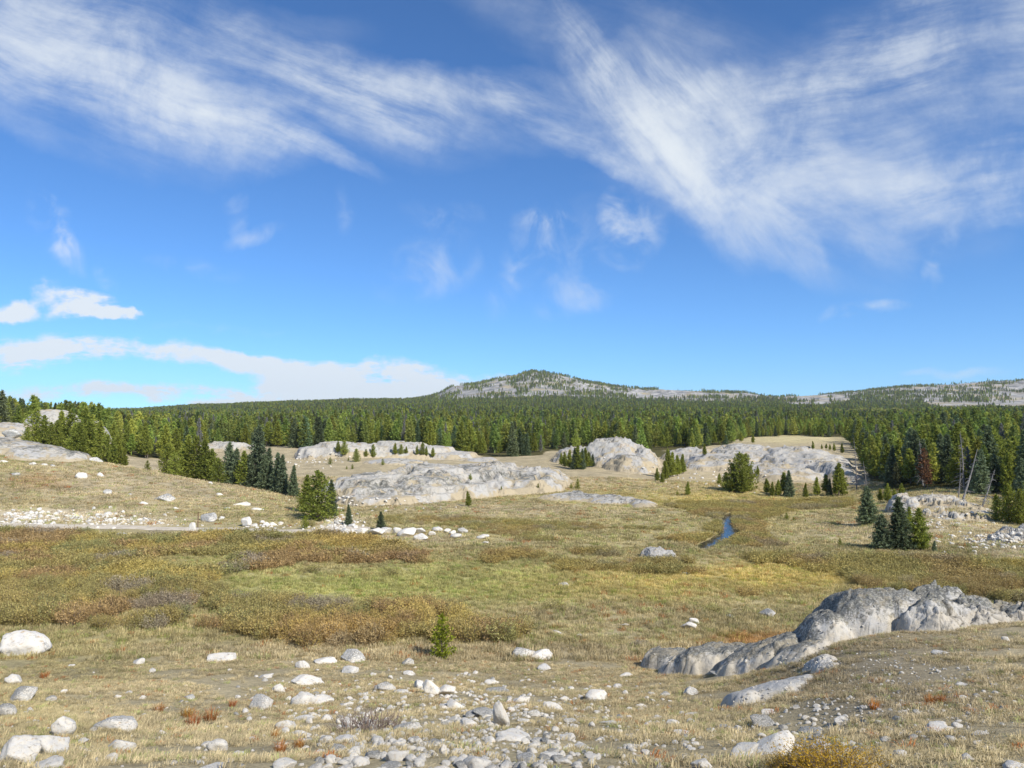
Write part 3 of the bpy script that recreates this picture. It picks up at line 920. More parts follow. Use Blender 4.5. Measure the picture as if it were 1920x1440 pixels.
def boulder(px, base, w, h, label, cat="boulder", group=None, kind=None, rot=None, tilt=None, sink=0.35, name="boulder"):
    """photo column of the middle, photo row of the foot, width and height in photo pixels"""
    x, y, z = hit(px, base)
    s = math.hypot(y, CAMZ - z) / F
    W, Hh = w * s, h * s
    me = rb.choice(kind or (BROUND + BANG + BANG))
    o = bpy.data.objects.new(name, me)
    dep = W * rb.uniform(.6, .95)
    dip = (CAMZ - z) / y                       # looking down, part of the height is the top face
    above = max(Hh - .75 * dip * dep, .16 * W)
    y2 = y + .42 * dep
    z2 = ground_at(x, y2)
    zs = above / (2 * (1 - sink))
    o.scale = (W / 2, dep / 2, zs)
    o.rotation_euler = ((tilt or (rb.uniform(-.15, .15), 0))[0], (tilt or (0, rb.uniform(-.2, .2)))[1], rot if rot is not None else rb.uniform(-.5, .5) + rb.choice((0, pi)))
    o.location = (x * y2 / y, y2, min(z, z2) + above - zs)
    COL.objects.link(o)
    tag(o, label, cat, group)
    return o


NAMED = [
    (38, 1232, 100, 56, "large white boulder with a dark hollow beside it, at the willow edge", BROUND),
    (30, 1284, 34, 22, "grey-speckled stone behind the row of stacked yellowish stones", BANG),
    (38, 1316, 48, 34, "tan and grey stone just uphill from the pile of white blocks", BANG),
    (10, 1344, 40, 28, "ochre-stained stone beside the pile of white blocks", BROUND),
    (119, 1382, 40, 46, "rounded blue-grey stone leaning against the big white block", BROUND),
    (88, 1420, 78, 62, "big angular white block with a shadowed underside", BANG),
    (36, 1434, 68, 60, "yellow-stained stone supporting the big white block", BANG),
    (215, 1372, 82, 40, "smooth loaf-shaped white boulder alone in the grass", BROUND),
    (225, 1412, 52, 36, "cream and yellow stone below the loaf-shaped boulder", BANG),
    (208, 1430, 24, 22, "small white stone touching the cream and yellow stone", BROUND),
    (90, 1446, 60, 34, "pinkish rounded stone below the big white block", BROUND),
    (406, 1408, 38, 28, "round white stone with a smaller one at its back", BROUND),
    (487, 1330, 44, 32, "blocky cream stone with a flat face", BANG),
    (412, 1242, 60, 22, "flat grey lichened stone with pale rim near the willows", BANG),
    (660, 1242, 54, 26, "domed grey stone at the foot of the willows", BROUND),
    (576, 1285, 62, 22, "low white slab stone with grey lichen top", BANG),
    (536, 1370, 40, 30, "squarish pale stone at the edge of the cobble patch", BANG),
    (568, 1324, 44, 30, "round grey lichened stone in the cobble patch", BROUND),
    (808, 1304, 32, 32, "upright white stone split by a dark crack", BANG),
    (834, 1305, 40, 22, "white stone abutting the cracked upright stone", BANG),
    (916, 1346, 56, 26, "long white stone with a diagonal crack beside the standing stone", BANG),
    (938, 1364, 30, 50, "standing pale stone with dark holes in its side", BANG),
    (962, 1390, 62, 30, "brightest white loaf stone in front of the standing stone", BROUND),
    (975, 1234, 56, 26, "larger half of the paired grey boulders", BROUND),
    (1014, 1238, 44, 22, "smaller half of the paired grey boulders", BROUND),
    (1122, 1314, 50, 24, "rounded white boulder in open turf", BROUND),
    (765, 1376, 52, 30, "yellow-lichened white boulder among the cobbles", BROUND),
    (742, 1428, 48, 32, "wedge-shaped white stone below the cobbles", BANG),
    (892, 1448, 52, 36, "pale pointed stone with a grey cap", BANG),
    (536, 1444, 44, 30, "rounded white stone low on the slope below the cobbles", BROUND),
    (1435, 1364, 54, 26, "white stone below a flat grey one", BANG),
    (1440, 1342, 30, 16, "flat grey stone perched above a white one", BANG),
    (1456, 1418, 84, 52, "brilliant white tilted boulder beside the golden willow bush", BROUND),
    (1398, 1428, 62, 46, "blue-white boulder half in the shade of its neighbour", BROUND),
    (1525, 1374, 52, 20, "flat-topped pale stone above the golden willow bush", BANG),
    (1760, 1372, 50, 26, "slanting white stone in the gravelly turf", BANG),
    (1902, 1446, 54, 28, "greenish white stone at the end of the gravelly turf", BROUND),
    (1290, 1180, 32, 15, "pale stone with a small companion in the gold meadow", BANG),
    (1438, 1158, 34, 18, "grey slab stone near the whaleback's tip", BANG),
    (22, 822, 34, 20, "grey boulder perched on the granite knoll", BANG),
    (150, 898, 34, 17, "mossy grey rock on the dry hillside", BANG),
    (200, 927, 26, 13, "white and grey rock on the dry hillside", BANG),
    (308, 940, 44, 20, "dark lichened rock slab half way up the dry hillside", BANG),
    (180, 866, 26, 11, "smooth grey rock below the pine clump", BROUND),
    (392, 980, 38, 18, "pale layered rock beside the roadside post", BANG),
    (463, 990, 24, 20, "blocky white rock beside the dirt road", BANG),
    (360, 1004, 15, 24, "upright white stone at the edge of the dirt road", BANG),
    (1885, 1204, 18, 14, "small dark stone on the knoll beyond the gravel", BANG),
]
for px, b, w, h, lab, kd in NAMED:
    tl = (-.1, .42) if 'brilliant' in lab else ((0.0, .5) if 'blue-white' in lab else None)
    boulder(px, b, w, h * (.75 if 'hillside' in lab else 1), lab, kind=kd, tilt=tl, sink=.46 if 'hillside' in lab else .18 if ('upright' in lab or 'brilliant' in lab or 'blue-white' in lab or 'standing' in lab or 'block' in lab or 'perched' in lab) else .35)
COBBLES = [(58, 1335, 15, 11), (184, 1430, 17, 12), (150, 1396, 28, 14), (157, 1414, 24, 14), (388, 1401, 20, 14), (522, 1299, 26, 18), (567, 1254, 30, 19), (610, 1245, 42, 17),
           (498, 1272, 28, 12), (606, 1321, 46, 26), (575, 1352, 46, 16), (355, 1312, 24, 12), (285, 1262, 15, 11), (260, 1247, 22, 14), (567, 1381, 30, 18), (654, 1263, 34, 18), (648, 1326, 30, 13),
           (722, 1295, 44, 20), (752, 1301, 28, 9), (765, 1247, 22, 16), (768, 1266, 26, 11), (785, 1292, 26, 20), (916, 1284, 38, 15), (935, 1300, 48, 15), (856, 1331, 38, 24), (832, 1332, 19, 13),
           (892, 1345, 36, 20), (920, 1362, 22, 16), (975, 1320, 38, 18), (1000, 1343, 34, 20), (1038, 1332, 40, 18), (1023, 1258, 30, 13), (983, 1356, 26, 9), (653, 1365, 30, 20), (697, 1371, 26, 17),
           (612, 1353, 22, 14), (648, 1394, 46, 24), (613, 1393, 32, 22), (640, 1408, 36, 18), (672, 1405, 32, 17), (705, 1423, 46, 22), (798, 1381, 30, 20), (775, 1390, 26, 11), (832, 1377, 26, 11),
           (875, 1363, 40, 20), (852, 1354, 20, 13), (746, 1399, 26, 14), (773, 1407, 22, 13), (800, 1398, 34, 12), (822, 1394, 32, 10), (990, 1431, 42, 24), (945, 1429, 22, 17), (1010, 1391, 32, 14),
           (1028, 1383, 22, 11), (1065, 1389, 36, 18), (1035, 1420, 42, 15), (1056, 1433, 34, 17), (656, 1431, 28, 15), (730, 1444, 40, 16), (645, 1444, 32, 14), (830, 1413, 14, 18), (1075, 1358, 36, 13),
           (1143, 1358, 38, 11), (1232, 1351, 34, 13), (1262, 1363, 26, 17), (1300, 1344, 30, 13), (1245, 1307, 22, 13), (1160, 1290, 22, 9), (1222, 1304, 18, 10), (1204, 1328, 22, 11), (1295, 1303, 28, 17),
           (1185, 1403, 36, 13), (1280, 1378, 32, 11), (1360, 1369, 36, 16), (1315, 1444, 42, 26), (1318, 1428, 32, 16), (1090, 1403, 32, 15), (1110, 1423, 26, 13), (1212, 1415, 20, 13), (1585, 1361, 38, 19),
           (1537, 1387, 24, 14), (1540, 1398, 36, 10), (1495, 1330, 18, 9), (1535, 1334, 20, 9), (1597, 1396, 22, 10), (1838, 1378, 32, 12), (1857, 1409, 30, 14), (1690, 1423, 28, 22), (1805, 1287, 24, 9),
           (1740, 1300, 18, 8), (1810, 1312, 20, 10), (1865, 1286, 24, 8), (1763, 1228, 34, 13), (1303, 1170, 22, 10), (1045, 1190, 22, 10), (990, 1192, 20, 7), (1088, 1195, 13, 6), (1170, 1175, 22, 7),
           (1173, 1270, 26, 9), (1368, 1158, 20, 7), (1057, 1100, 26, 9), (1285, 1078, 22, 7), (1345, 1262, 26, 7), (1690, 1350, 16, 8), (1620, 1330, 14, 8), (1510, 1312, 14, 7), (1640, 1440, 18, 12),
           (120, 1300, 14, 9), (95, 1316, 20, 12), (240, 1302, 18, 6), (135, 1250, 16, 6), (445, 1310, 12, 7), (470, 1372, 14, 8), (315, 1420, 22, 13), (297, 1388, 14, 8), (365, 1430, 16, 9), (395, 1446, 50, 12)]


def cobble_tag(px, py):
    if px < 190:
        return "small pale stone lying round the pile of white blocks", "stone", "stones round the pile of white blocks"
    if px > 1385:
        return "small pale stone set in the gravelly turf of the knoll", "stone", "stones in the gravelly turf"
    if py < 1215:
        return "small white stone lying out in the meadow grass", "stone", "white stones out in the meadow grass"
    if py < 1308:
        return "pale stone on the upper stony slope just below the willows", "stone", "stones just below the willows"
    if 560 < px < 860:
        return "pale cobble packed round the leafless grey shrub", "stone", "cobbles round the leafless shrub"
    if 860 <= px < 1075:
        return "pale cobble lying about the standing stone with holes", "stone", "cobbles about the standing stone"
    if px >= 1075:
        return "pale cobble in the turf between standing stone and pale slab", "stone", "cobbles between standing stone and pale slab"
    return "pale stone in open turf near the loaf-shaped boulder", "stone", "stones near the loaf-shaped boulder"


for q in COBBLES:
    boulder(*q, *cobble_tag(q[0], q[1]), sink=.42, name="cobble")
# smaller cobbles between them: thickest in the stony band across the slope
r_ = np.random.default_rng(12)
cnt = 0
while cnt < 165:
    a = r_.random()
    if a < .62:
        px, py = r_.normal(820, 230), r_.uniform(1290, 1440)
    elif a < .8:
        px, py = r_.normal(1180, 140), r_.uniform(1280, 1430)
    elif a < .92:
        px, py = r_.uniform(1400, 1920), r_.uniform(1300, 1440)
    else:
        px, py = r_.normal(70, 70), r_.uniform(1260, 1440)
    if not (0 < px < 1920):
        continue
    w = r_.uniform(9, 20) * (0.55 + 0.45 * (py - 1250) / 190)
    boulder(px, py, w, w * r_.uniform(.4, .7), *cobble_tag(px, py), kind=BLOW, sink=.3, name="cobble")
    cnt += 1
ROADSIDE = [(705, 1005, 36, 16), (725, 1000, 24, 14), (745, 1001, 18, 14), (765, 1007, 42, 18), (785, 1002, 28, 14), (790, 1014, 28, 12), (820, 998, 20, 11), (838, 1000, 16, 9), (868, 1000, 20, 12),
            (855, 1010, 24, 11), (905, 1012, 26, 9), (680, 1002, 26, 12), (848, 1003, 14, 9), (808, 1005, 18, 9), (645, 1000, 18, 10), (660, 990, 16, 9), (630, 985, 14, 9), (908, 1021, 18, 6)]
for q in ROADSIDE:
    boulder(*q, "white rock in the row of loose rocks where the dirt road ends", "rock", "white rocks at the end of the dirt road", kind=BROUND + BANG, sink=.2, name="loose_rock")
HILLROCKS = [(188, 894, 17, 11), (268, 946, 18, 8), (450, 948, 40, 8), (480, 958, 30, 8), (395, 908, 10, 6), (412, 929, 13, 7), (414, 975, 15, 9), (490, 982, 13, 8), (500, 987, 16, 10), (512, 986, 14, 9),
             (525, 985, 13, 8), (478, 988, 13, 9), (380, 1000, 15, 9), (225, 1006, 28, 11), (408, 1078, 13, 9), (205, 968, 22, 9), (60, 872, 20, 6), (85, 873, 14, 5), (100, 875, 12, 5),
             (30, 893, 26, 6), (5, 868, 20, 6), (310, 968, 10, 6), (245, 930, 14, 6), (330, 955, 14, 6), (425, 955, 16, 6), (60, 965, 14, 8), (130, 972, 12, 7), (165, 980, 16, 9)]
for q in HILLROCKS:
    q = (q[0], q[1], q[2], q[3] * .8)
    boulder(*q, "grey-white rock lying on the dry hillside above the dirt road", "rock", "rocks on the dry hillside", kind=BLOW + BANG, sink=.45, name="hillside_rock")

# ------------------------------------------------------------------ scattering helper (geometry nodes, for what nobody could count)
def scatter(name, pts, rots, scls, tints, idx, protos, label, cat):
    """one object that carries many instances of the given meshes"""
    me = bpy.data.meshes.new(name)
    pts = np.asarray(pts, np.float32)
    me.vertices.add(len(pts)); me.vertices.foreach_set('co', pts.ravel())
    o = bpy.data.objects.new(name, me)
    COL.objects.link(o)
    point_attr(o, 'rot', np.asarray(rots, np.float32), 'FLOAT_VECTOR')
    point_attr(o, 'scl', np.asarray(scls, np.float32), 'FLOAT_VECTOR')
    t4 = np.concatenate([np.asarray(tints), np.ones((len(pts), 1))], 1).astype(np.float32)
    point_attr(o, 'tint', t4, 'FLOAT_COLOR')
    point_attr(o, 'idx', np.asarray(idx, np.int32), 'INT')
    g = bpy.data.node_groups.new(name + "_scatter", 'GeometryNodeTree')
    g.interface.new_socket("Geometry", in_out='INPUT', socket_type='NodeSocketGeometry')
    g.interface.new_socket("Geometry", in_out='OUTPUT', socket_type='NodeSocketGeometry')
    gi = g.nodes.new('NodeGroupInput'); go = g.nodes.new('NodeGroupOutput')
    iop = g.nodes.new('GeometryNodeInstanceOnPoints')
    g2i = g.nodes.new('GeometryNodeGeometryToInstance')
    for po in reversed(protos):
        oi = g.nodes.new('GeometryNodeObjectInfo')
        oi.inputs['Object'].default_value = po
        g.links.new(oi.outputs['Geometry'], g2i.inputs[0])

    def attr(nm, typ):
        a = g.nodes.new('GeometryNodeInputNamedAttribute')
        a.data_type = typ
        a.inputs['Name'].default_value = nm
        return next(s for s in a.outputs if s.enabled and s.name == 'Attribute')
    g.links.new(gi.outputs[0], iop.inputs['Points'])
    g.links.new(g2i.outputs[0], iop.inputs['Instance'])
    iop.inputs['Pick Instance'].default_value = True
    g.links.new(attr('idx', 'INT'), iop.inputs['Instance Index'])
    e2r = g.nodes.new('FunctionNodeEulerToRotation')
    g.links.new(attr('rot', 'FLOAT_VECTOR'), e2r.inputs[0])
    g.links.new(e2r.outputs[0], iop.inputs['Rotation'])
    g.links.new(attr('scl', 'FLOAT_VECTOR'), iop.inputs['Scale'])
    g.links.new(iop.outputs[0], go.inputs[0])
    md = o.modifiers.new("scatter", 'NODES')
    md.node_group = g
    o['kind'] = 'stuff'
    o.color = (0, 0, 0, 1)
    tag(o, label, cat)
    return o


# ------------------------------------------------------------------ plants: shapes
def tri_cloud(c, d, length, width, r, droop=0.0):
    """narrow leaf triangles at centres c pointing along d"""
    n = len(c)
    side = np.cross(d, r.normal(size=(n, 3)))
    side /= np.linalg.norm(side, axis=1)[:, None] + 1e-9
    L = (length * r.uniform(.7, 1.3, n))[:, None]; Wd = (width * r.uniform(.7, 1.3, n))[:, None]
    a = c - side * Wd * .5; b = c + side * Wd * .5
    t = c + d * L
    t[:, 2] -= droop * L[:, 0]
    v = np.stack([a, b, t], 1).reshape(-1, 3)
    return v, np.arange(3 * n).reshape(-1, 3)


def tube(pts, radii, sides=6):
    v, f = [], []
    pts = [np.array(q, float) for q in pts]
    for i, (q, r0) in enumerate(zip(pts, radii)):
        d = pts[min(i + 1, len(pts) - 1)] - pts[max(i - 1, 0)]
        d /= np.linalg.norm(d) + 1e-9
        a = np.cross(d, [0.31, 0.95, 0.1]); a /= np.linalg.norm(a); b = np.cross(d, a)
        for s in range(sides):
            th = 2 * pi * s / sides
            v.append(q + r0 * (cos(th) * a + sin(th) * b))
    for i in range(len(pts) - 1):
        for s in range(sides):
            s2 = (s + 1) % sides
            f.append((i * sides + s, i * sides + s2, (i + 1) * sides + s2, (i + 1) * sides + s))
    return np.array(v), np.array(f)


def join(parts):
    vs, fs, n = [], [], 0
    for v, f in parts:
        vs.append(v); fs.append(f + n); n += len(v)
    return np.concatenate(vs), np.concatenate(fs)


def conifer(seed, h, rad, kind, dens=1.0, leaf=1.0):
    """crown (triangles) and trunk (quads) of one conifer of height h metres"""
    r = np.random.default_rng(seed)
    cs, ds, limbs = [], [], []
    z0 = {'spruce': .03, 'pine': .10, 'tall': .24, 'bushy': .03}[kind] * h
    lev = int({'spruce': 30, 'pine': 22, 'tall': 22, 'bushy': 17}[kind] * dens)
    bend = r.normal(0, .012 * h, 2)
    lean = lambda z: np.array([bend[0] * sin(z / h * 2.5), bend[1] * sin(z / h * 3.1), 0])
    lop = r.uniform(0, 2 * pi)
    for i in range(lev):
        f = (i + r.uniform(-.3, .3)) / lev
        f = min(max(f, 0), .995)
        z = z0 + (h * .97 - z0) * f
        prof = {'spruce': (1 - f) ** .85 * min(1, .65 + f * 4), 'pine': (1 - f) ** .85 * min(1, .62 + f * 2.4), 'tall': (1 - f) ** .7 * min(1, .5 + f * 2.0),
                'bushy': (1 - f) ** .78 * min(1, .72 + f * 2)}[kind]
        nb = max(3, int((8 if kind == 'spruce' else 7) * (0.55 + .6 * (1 - f))))
        a0 = r.uniform(0, 2 * pi)
        for b in range(nb):
            az = a0 + 2 * pi * b / nb + r.uniform(-.35, .35)
            L = rad * prof * r.uniform(.5, 1.2) * (1 + .14 * cos(az - lop)) + .04 * h * (1 - f)
            if kind != 'spruce' and r.random() < .10:
                L *= .45
            slope = {'spruce': -.30 + .7 * f, 'pine': .15 + .5 * f, 'tall': -.05 + .6 * f, 'bushy': .25 + .6 * f}[kind] + r.uniform(-.12, .12)
            out = np.array([cos(az), sin(az), 0])
            base = np.array([0, 0, z]) + lean(z)
            k = max(2, int(5 * dens * (.45 + .75 * L / rad)))
            for s in np.linspace(.28, 1.0, k):
                c = base + out * L * s
                c[2] += L * (slope * s + (.22 if kind == 'spruce' else .12) * s * s)
                m = int(7 * dens)
                jit = r.normal(0, .075 * rad * (0.5 + .7 * (1 - f)), (m, 3))
                cs.append(c + jit)
                d = out * .8 + np.array([0, 0, .35 if kind != 'spruce' else .1]) + r.normal(0, .65, (m, 3))
                ds.append(d)
            if L > .5 * rad and b % 2 == 0:
                limbs.append(tube([base, base + out * L * .75 + np.array([0, 0, L * (slope * .75 + .08)])], [.010 * h, .003 * h], 4))
    top = np.array([0, 0, h * .97]) + lean(h)
    m = int(14 * dens)
    cs.append(top + r.normal(0, .012 * h, (m, 3)) - np.array([0, 0, .02 * h])); ds.append(np.array([0, 0, 1.0]) + r.normal(0, .4, (m, 3)))
    c = np.concatenate(cs); d = np.concatenate(ds); d /= np.linalg.norm(d, axis=1)[:, None] + 1e-9
    ln = (.045 * h if kind == 'spruce' else .05 * h) * leaf
    crown = tri_cloud(c, d, np.full(len(c), ln), np.full(len(c), ln * .55), r)
    zs = np.linspace(-.02 * h, h * .95, 7)
    trunk = tube([np.array([0, 0, z]) + lean(max(z, 0)) for z in zs], [max(.019 * h * (1 - .93 * max(z, 0) / h), .004) for z in zs], 7)
    if limbs:
        trunk = join([trunk] + limbs)
    return crown, trunk


def tree_proto(seed, h, rad, kind, mat, dens=1.0, leaf=1.0):
    cr, tr = conifer(seed, h, rad, kind, dens, leaf)
    return (mesh_obj("crown", cr[0], cr[1], mat, False).data, mesh_obj("trunk", tr[0], tr[1], M_BARK, False).data, h)


PINES = [tree_proto(100 + i, 8, r0, kd, M_PINE) for i, (r0, kd) in enumerate([(1.7, 'pine'), (1.45, 'pine'), (1.9, 'pine'), (1.3, 'tall'), (1.5, 'tall'), (1.6, 'pine')])]
BROAD = [tree_proto(130 + i, 8, r0, 'bushy', M_PINE) for i, r0 in enumerate((2.7, 2.5, 2.2))]
SPRUCES = [tree_proto(150 + i, 8, r0, 'spruce', M_SPRUCE) for i, r0 in enumerate((1.5, 1.25, 1.75, 1.1))]
YOUNG = [tree_proto(170 + i, 2, r0, 'bushy', M_YOUNG, .8, 1.25) for i, r0 in enumerate((.68, .55))]
DEADT = [tree_proto(180, 8, 1.3, 'tall', M_DEADN, .7)]
rt = random.Random(9)


def tree(protos, x, y, z, h, label, group=None, cat="pine tree", name="pine_tree", wide=1.0, lean=0.0):
    crown, trunk, h0 = rt.choice(protos)
    e = bpy.data.objects.new(name, None)
    e.empty_display_size = .2
    e.location = (x, y, z - .05)
    s = h / h0
    e.scale = (s * wide, s * wide, s)
    e.rotation_euler = (rt.uniform(-.03, .03), rt.uniform(-.03, .03) + lean, rt.uniform(0, 6.28))
    COL.objects.link(e)
    for nm, me in (("crown", crown), ("trunk", trunk)):
        c = bpy.data.objects.new(nm, me)
        c.parent = e
        COL.objects.link(c)
    tag(e, label, cat, group)
    return e


def tree_foot(protos, px, top, base, label, **kw):
    """foot visible in the photo"""
    x, y, z = hit(px, base)
    zt = CAMZ + y * float(ray(px, top)[1])
    return tree(protos, x, y, z, zt - z, label, **kw)


def tree_top(protos, px, top, Y, label, **kw):
    """foot hidden: distance given, height from the top"""
    u, t = ray(px, top)
    x = float(u) * Y
    z = ground_at(x, Y)
    return tree(protos, x, Y, z, max(CAMZ + Y * float(t) - z, 1.5), label, **kw)


SPR = dict(cat="spruce tree", name="spruce_tree")
# the clump behind the crest of the dry hillside
g1 = "pines behind the crest of the dry hillside"
for px, top, Y in [(52, 800, 112), (68, 764, 114), (84, 776, 114), (97, 790, 112), (109, 786, 113), (118, 768, 121), (132, 767, 119), (140, 792, 112), (150, 790, 112), (162, 761, 114), (174, 776, 116), (187, 786, 112),
                   (203, 812, 111), (212, 818, 109), (221, 815, 110), (234, 838, 109)]:
    tree_top(PINES[:3] + BROAD, px, top, Y, "bright green pine in the thick clump behind the hillside crest", group=g1)
g2 = "mixed trees in the gully behind the dry hillside"
for px, top, Y, kd in [(278, 813, 150, 1), (313, 830, 112, 1), (328, 845, 108, 1), (340, 850, 110, 1), (353, 813, 110, 1), (370, 816, 109, 1), (387, 821, 108, 1), (398, 840, 108, 1), (410, 857, 105, 1), (457, 843, 106, 1)]:
    tree_top(PINES[:3] + PINES[5:] + BROAD, px, top, Y, "green pine in the gully between hillside and rock slabs", group=g2)
for px, top, Y in [(430, 827, 108), (442, 838, 107), (507, 837, 106), (522, 846, 104), (533, 850, 103), (553, 870, 101), (495, 850, 105), (470, 850, 106)]:
    tree_top(SPRUCES, px, top, Y, "blue-green spruce in the gully next to the tall spruce", group=g2, **SPR)
tree_top(SPRUCES[:1], 483, 795, 107, "tallest dark spruce standing above the gully trees", group=g2, **SPR)
tree_top(YOUNG, 277, 862, 116, "small young pine alone behind the hillside crest", name="young_pine")
# at the end of the hillside
tree_foot(BROAD[:1], 596, 880, 977, "full bright green pine at the end of the dirt road bank", wide=1.2)
tree_top(PINES[:1], 574, 888, 84, "narrow pine pressed behind the full roadside pine")
tree_top(SPRUCES[1:2], 622, 897, 80, "dark blue-green spruce tucked behind the full roadside pine", **SPR)
tree_foot(SPRUCES[:2], 653, 944, 985, "slim dark young tree at the foot of the white rubble", **SPR)
tree_foot(SPRUCES[2:3], 714, 957, 994, "small blue-green spruce beside the loose white rocks", wide=1.15, **SPR)
tree_foot(YOUNG, 571, 966, 992, "knee-high young pine beside the dirt road", name="young_pine")
tree_foot(PINES[:2], 879, 919, 950, "single leaning dark pine in dry grass below the long slab", lean=.12)
tree_foot(YOUNG, 828, 1147, 1234, "bushy yellow-green young pine in front of the willows", name="young_pine")
# on and round the ledges
g3 = "small pines on the pale ledge"
for px, top, base in [(633, 826, 853), (645, 824, 853), (668, 840, 866), (686, 841, 857), (699, 832, 857), (741, 829, 852), (752, 832, 852), (762, 836, 852), (782, 834, 857), (792, 828, 857), (800, 836, 858), (812, 838, 858)]:
    tree_foot(PINES[:3] + BROAD, px, top, base, "small dark pine rooted on the pale granite ledge", group=g3)
g4 = "seedling pines dotting the dry slope"
for px, top, base in [(619, 857, 871), (653, 857, 864), (661, 870, 880), (718, 860, 872), (650, 873, 880), (882, 887, 902), (940, 910, 918), (1009, 905, 923), (1071, 905, 917), (1083, 897, 917), (1270, 919, 928),
                      (1475, 960, 975), (1488, 968, 977), (1463, 968, 974), (1575, 1007, 1024), (1510, 972, 979)]:
    tree_foot(YOUNG, px, top, base, "waist-high pine seedling alone on open dry grass", group=g4, name="young_pine")
g5 = "dense clump of young pines beside the fin-like rock"
for px, top, base in [(1052, 848, 872), (1060, 846, 876), (1069, 842, 878), (1077, 838, 880), (1084, 832, 880), (1091, 840, 880), (1098, 838, 878), (1105, 846, 876), (1112, 850, 874)]:
    tree_foot(PINES[:2] + SPRUCES[1:2], px, top, base, "young green pine in the tight clump beside the fin-like rock", group=g5)
g6 = "pine group in the grass gap between the two big rocks"
for px, top, base in [(1233, 876, 902), (1241, 884, 906), (1253, 841, 896), (1262, 846, 894), (1270, 852, 892), (1281, 850, 888), (1247, 862, 900)]:
    tree_foot(PINES[:3] + PINES[5:], px, top, base, "dark pine in the grass gap between the fin and the white dome", group=g6)
tree_foot(PINES[5:], 1290, 902, 929, "single small pine on the grass below the white dome")
g7 = "big many-topped pine group below the white dome"
for px, top, base in [(1362, 884, 918), (1374, 866, 922), (1386, 846, 924), (1398, 848, 922), (1348, 886, 908), (1392, 880, 926)]:
    tree_foot(BROAD + PINES[:1], px, top, base, "large dark pine in the many-topped group below the white dome", group=g7)
tree_foot(PINES[:2], 1421, 872, 896, "scrubby pine growing on the white dome's face")
tree_foot(PINES[:2], 1322, 831, 856, "small pine at the upper shoulder of the white dome")
g8 = "row of trees at the foot of the white dome"
for px, top, base in [(1438, 896, 930), (1448, 902, 931), (1459, 898, 930), (1470, 884, 930), (1479, 880, 931), (1511, 905, 934), (1533, 893, 930), (1549, 888, 930), (1556, 896, 931), (1573, 866, 931), (1580, 878, 930), (1566, 900, 932)]:
    tree_foot(PINES[:2] + PINES[3:] + SPRUCES[:2], px, top, base, "dark conifer in the row along the white dome's foot", group=g8)
g9 = "scattered small pines on the pale field behind the dome"
for px, top, base in [(1412, 812, 831), (1524, 826, 842), (1541, 832, 842), (1549, 831, 843), (1556, 832, 844), (1564, 830, 846), (1580, 830, 850), (1390, 808, 828)]:
    tree_foot(PINES, px, top, base, "small pine standing on the pale field behind the white dome", group=g9)
# right hand bank
tree_foot(SPRUCES[2:3], 1628, 910, 984, "broad dark spruce casting its shadow over the dry knoll", wide=1.2, **SPR)
tree_foot(SPRUCES[2:3], 1655, 962, 1032, "bluest spruce, stout and foremost of the bank trio", wide=1.45, **SPR)
tree_foot(SPRUCES[1:2], 1688, 928, 1032, "tall slender spruce in the middle of the bank trio", wide=1.25, **SPR)
tree_foot(PINES[2:3], 1727, 950, 1034, "open yellow-green pine at the end of the bank trio")
tree_foot(PINES[:1], 1706, 948, 1000, "green pine half hidden behind the bank trio")
tree_foot(SPRUCES[2:3], 1752, 1012, 1037, "tiny spruce beside the bank trio", **SPR)
for px, top, Y in [(1890, 905, 71), (1868, 925, 72), (1912, 915, 70), (1930, 890, 73)]:
    tree_top(BROAD, px, top, Y, "wide dark pine standing over the rubble bank", group="wide pines over the rubble bank")
for px, top, Y in [(1650, 915, 92), (1664, 905, 91), (1690, 905, 92), (1676, 920, 90)]:
    tree_top(PINES, px, top, Y, "short pine at the top edge of the broken bank", group="short pines on top of the broken bank")

# ------------------------------------------------------------------ dead trees
def snag(px, top, base, Y, label, lean_px=0, limbs=26, r0=.10, name="dead_tree"):
    u, t = ray(px, top)
    ub = float(ray(px + lean_px, base)[0])
    x0 = ub * Y; z0 = ground_at(x0, Y)
    x1 = float(u) * Y; z1 = CAMZ + Y * float(t)
    a = np.array([0, 0, -.1]); b = np.array([x1 - x0, .4, z1 - z0])
    q = [a + (b - a) * s + np.array([.12 * sin(s * 5), .1 * sin(s * 4 + 1), 0]) * s for s in np.linspace(0, 1, 7)]
    tv, tf = tube(q, [r0 * (1 - .85 * s) for s in np.linspace(0, 1, 7)], 7)
    e = bpy.data.objects.new(name, None); e.location = (x0, Y, z0); COL.objects.link(e)
    mesh_obj("trunk", tv, tf, M_SNAG, e, True)
    rr = np.random.default_rng(int(px))
    parts = []
    for i in range(limbs):
        s = rr.uniform(.12, .96)
        c = a + (b - a) * s
        az = rr.uniform(0, 6.28); L = rr.uniform(.5, 1.3) * (1.15 - s)
        o1 = np.array([cos(az), sin(az), rr.uniform(-.5, .15)]) * L
        parts.append(tube([c, c + o1 * .6, c + o1 + np.array([0, 0, -.12 * L])], [.028, .018, .006], 4))
        for _ in range(2):
            o2 = rr.normal(0, .25, 3) * L
            parts.append(tube([c + o1 * .6, c + o1 * .6 + o2], [.014, .005], 3))
    v, f = join(parts)
    mesh_obj("bare_branches", v, f, M_SNAG, e)
    tag(e, label, "dead tree", "grey dead trees on the broken bank")
    return e


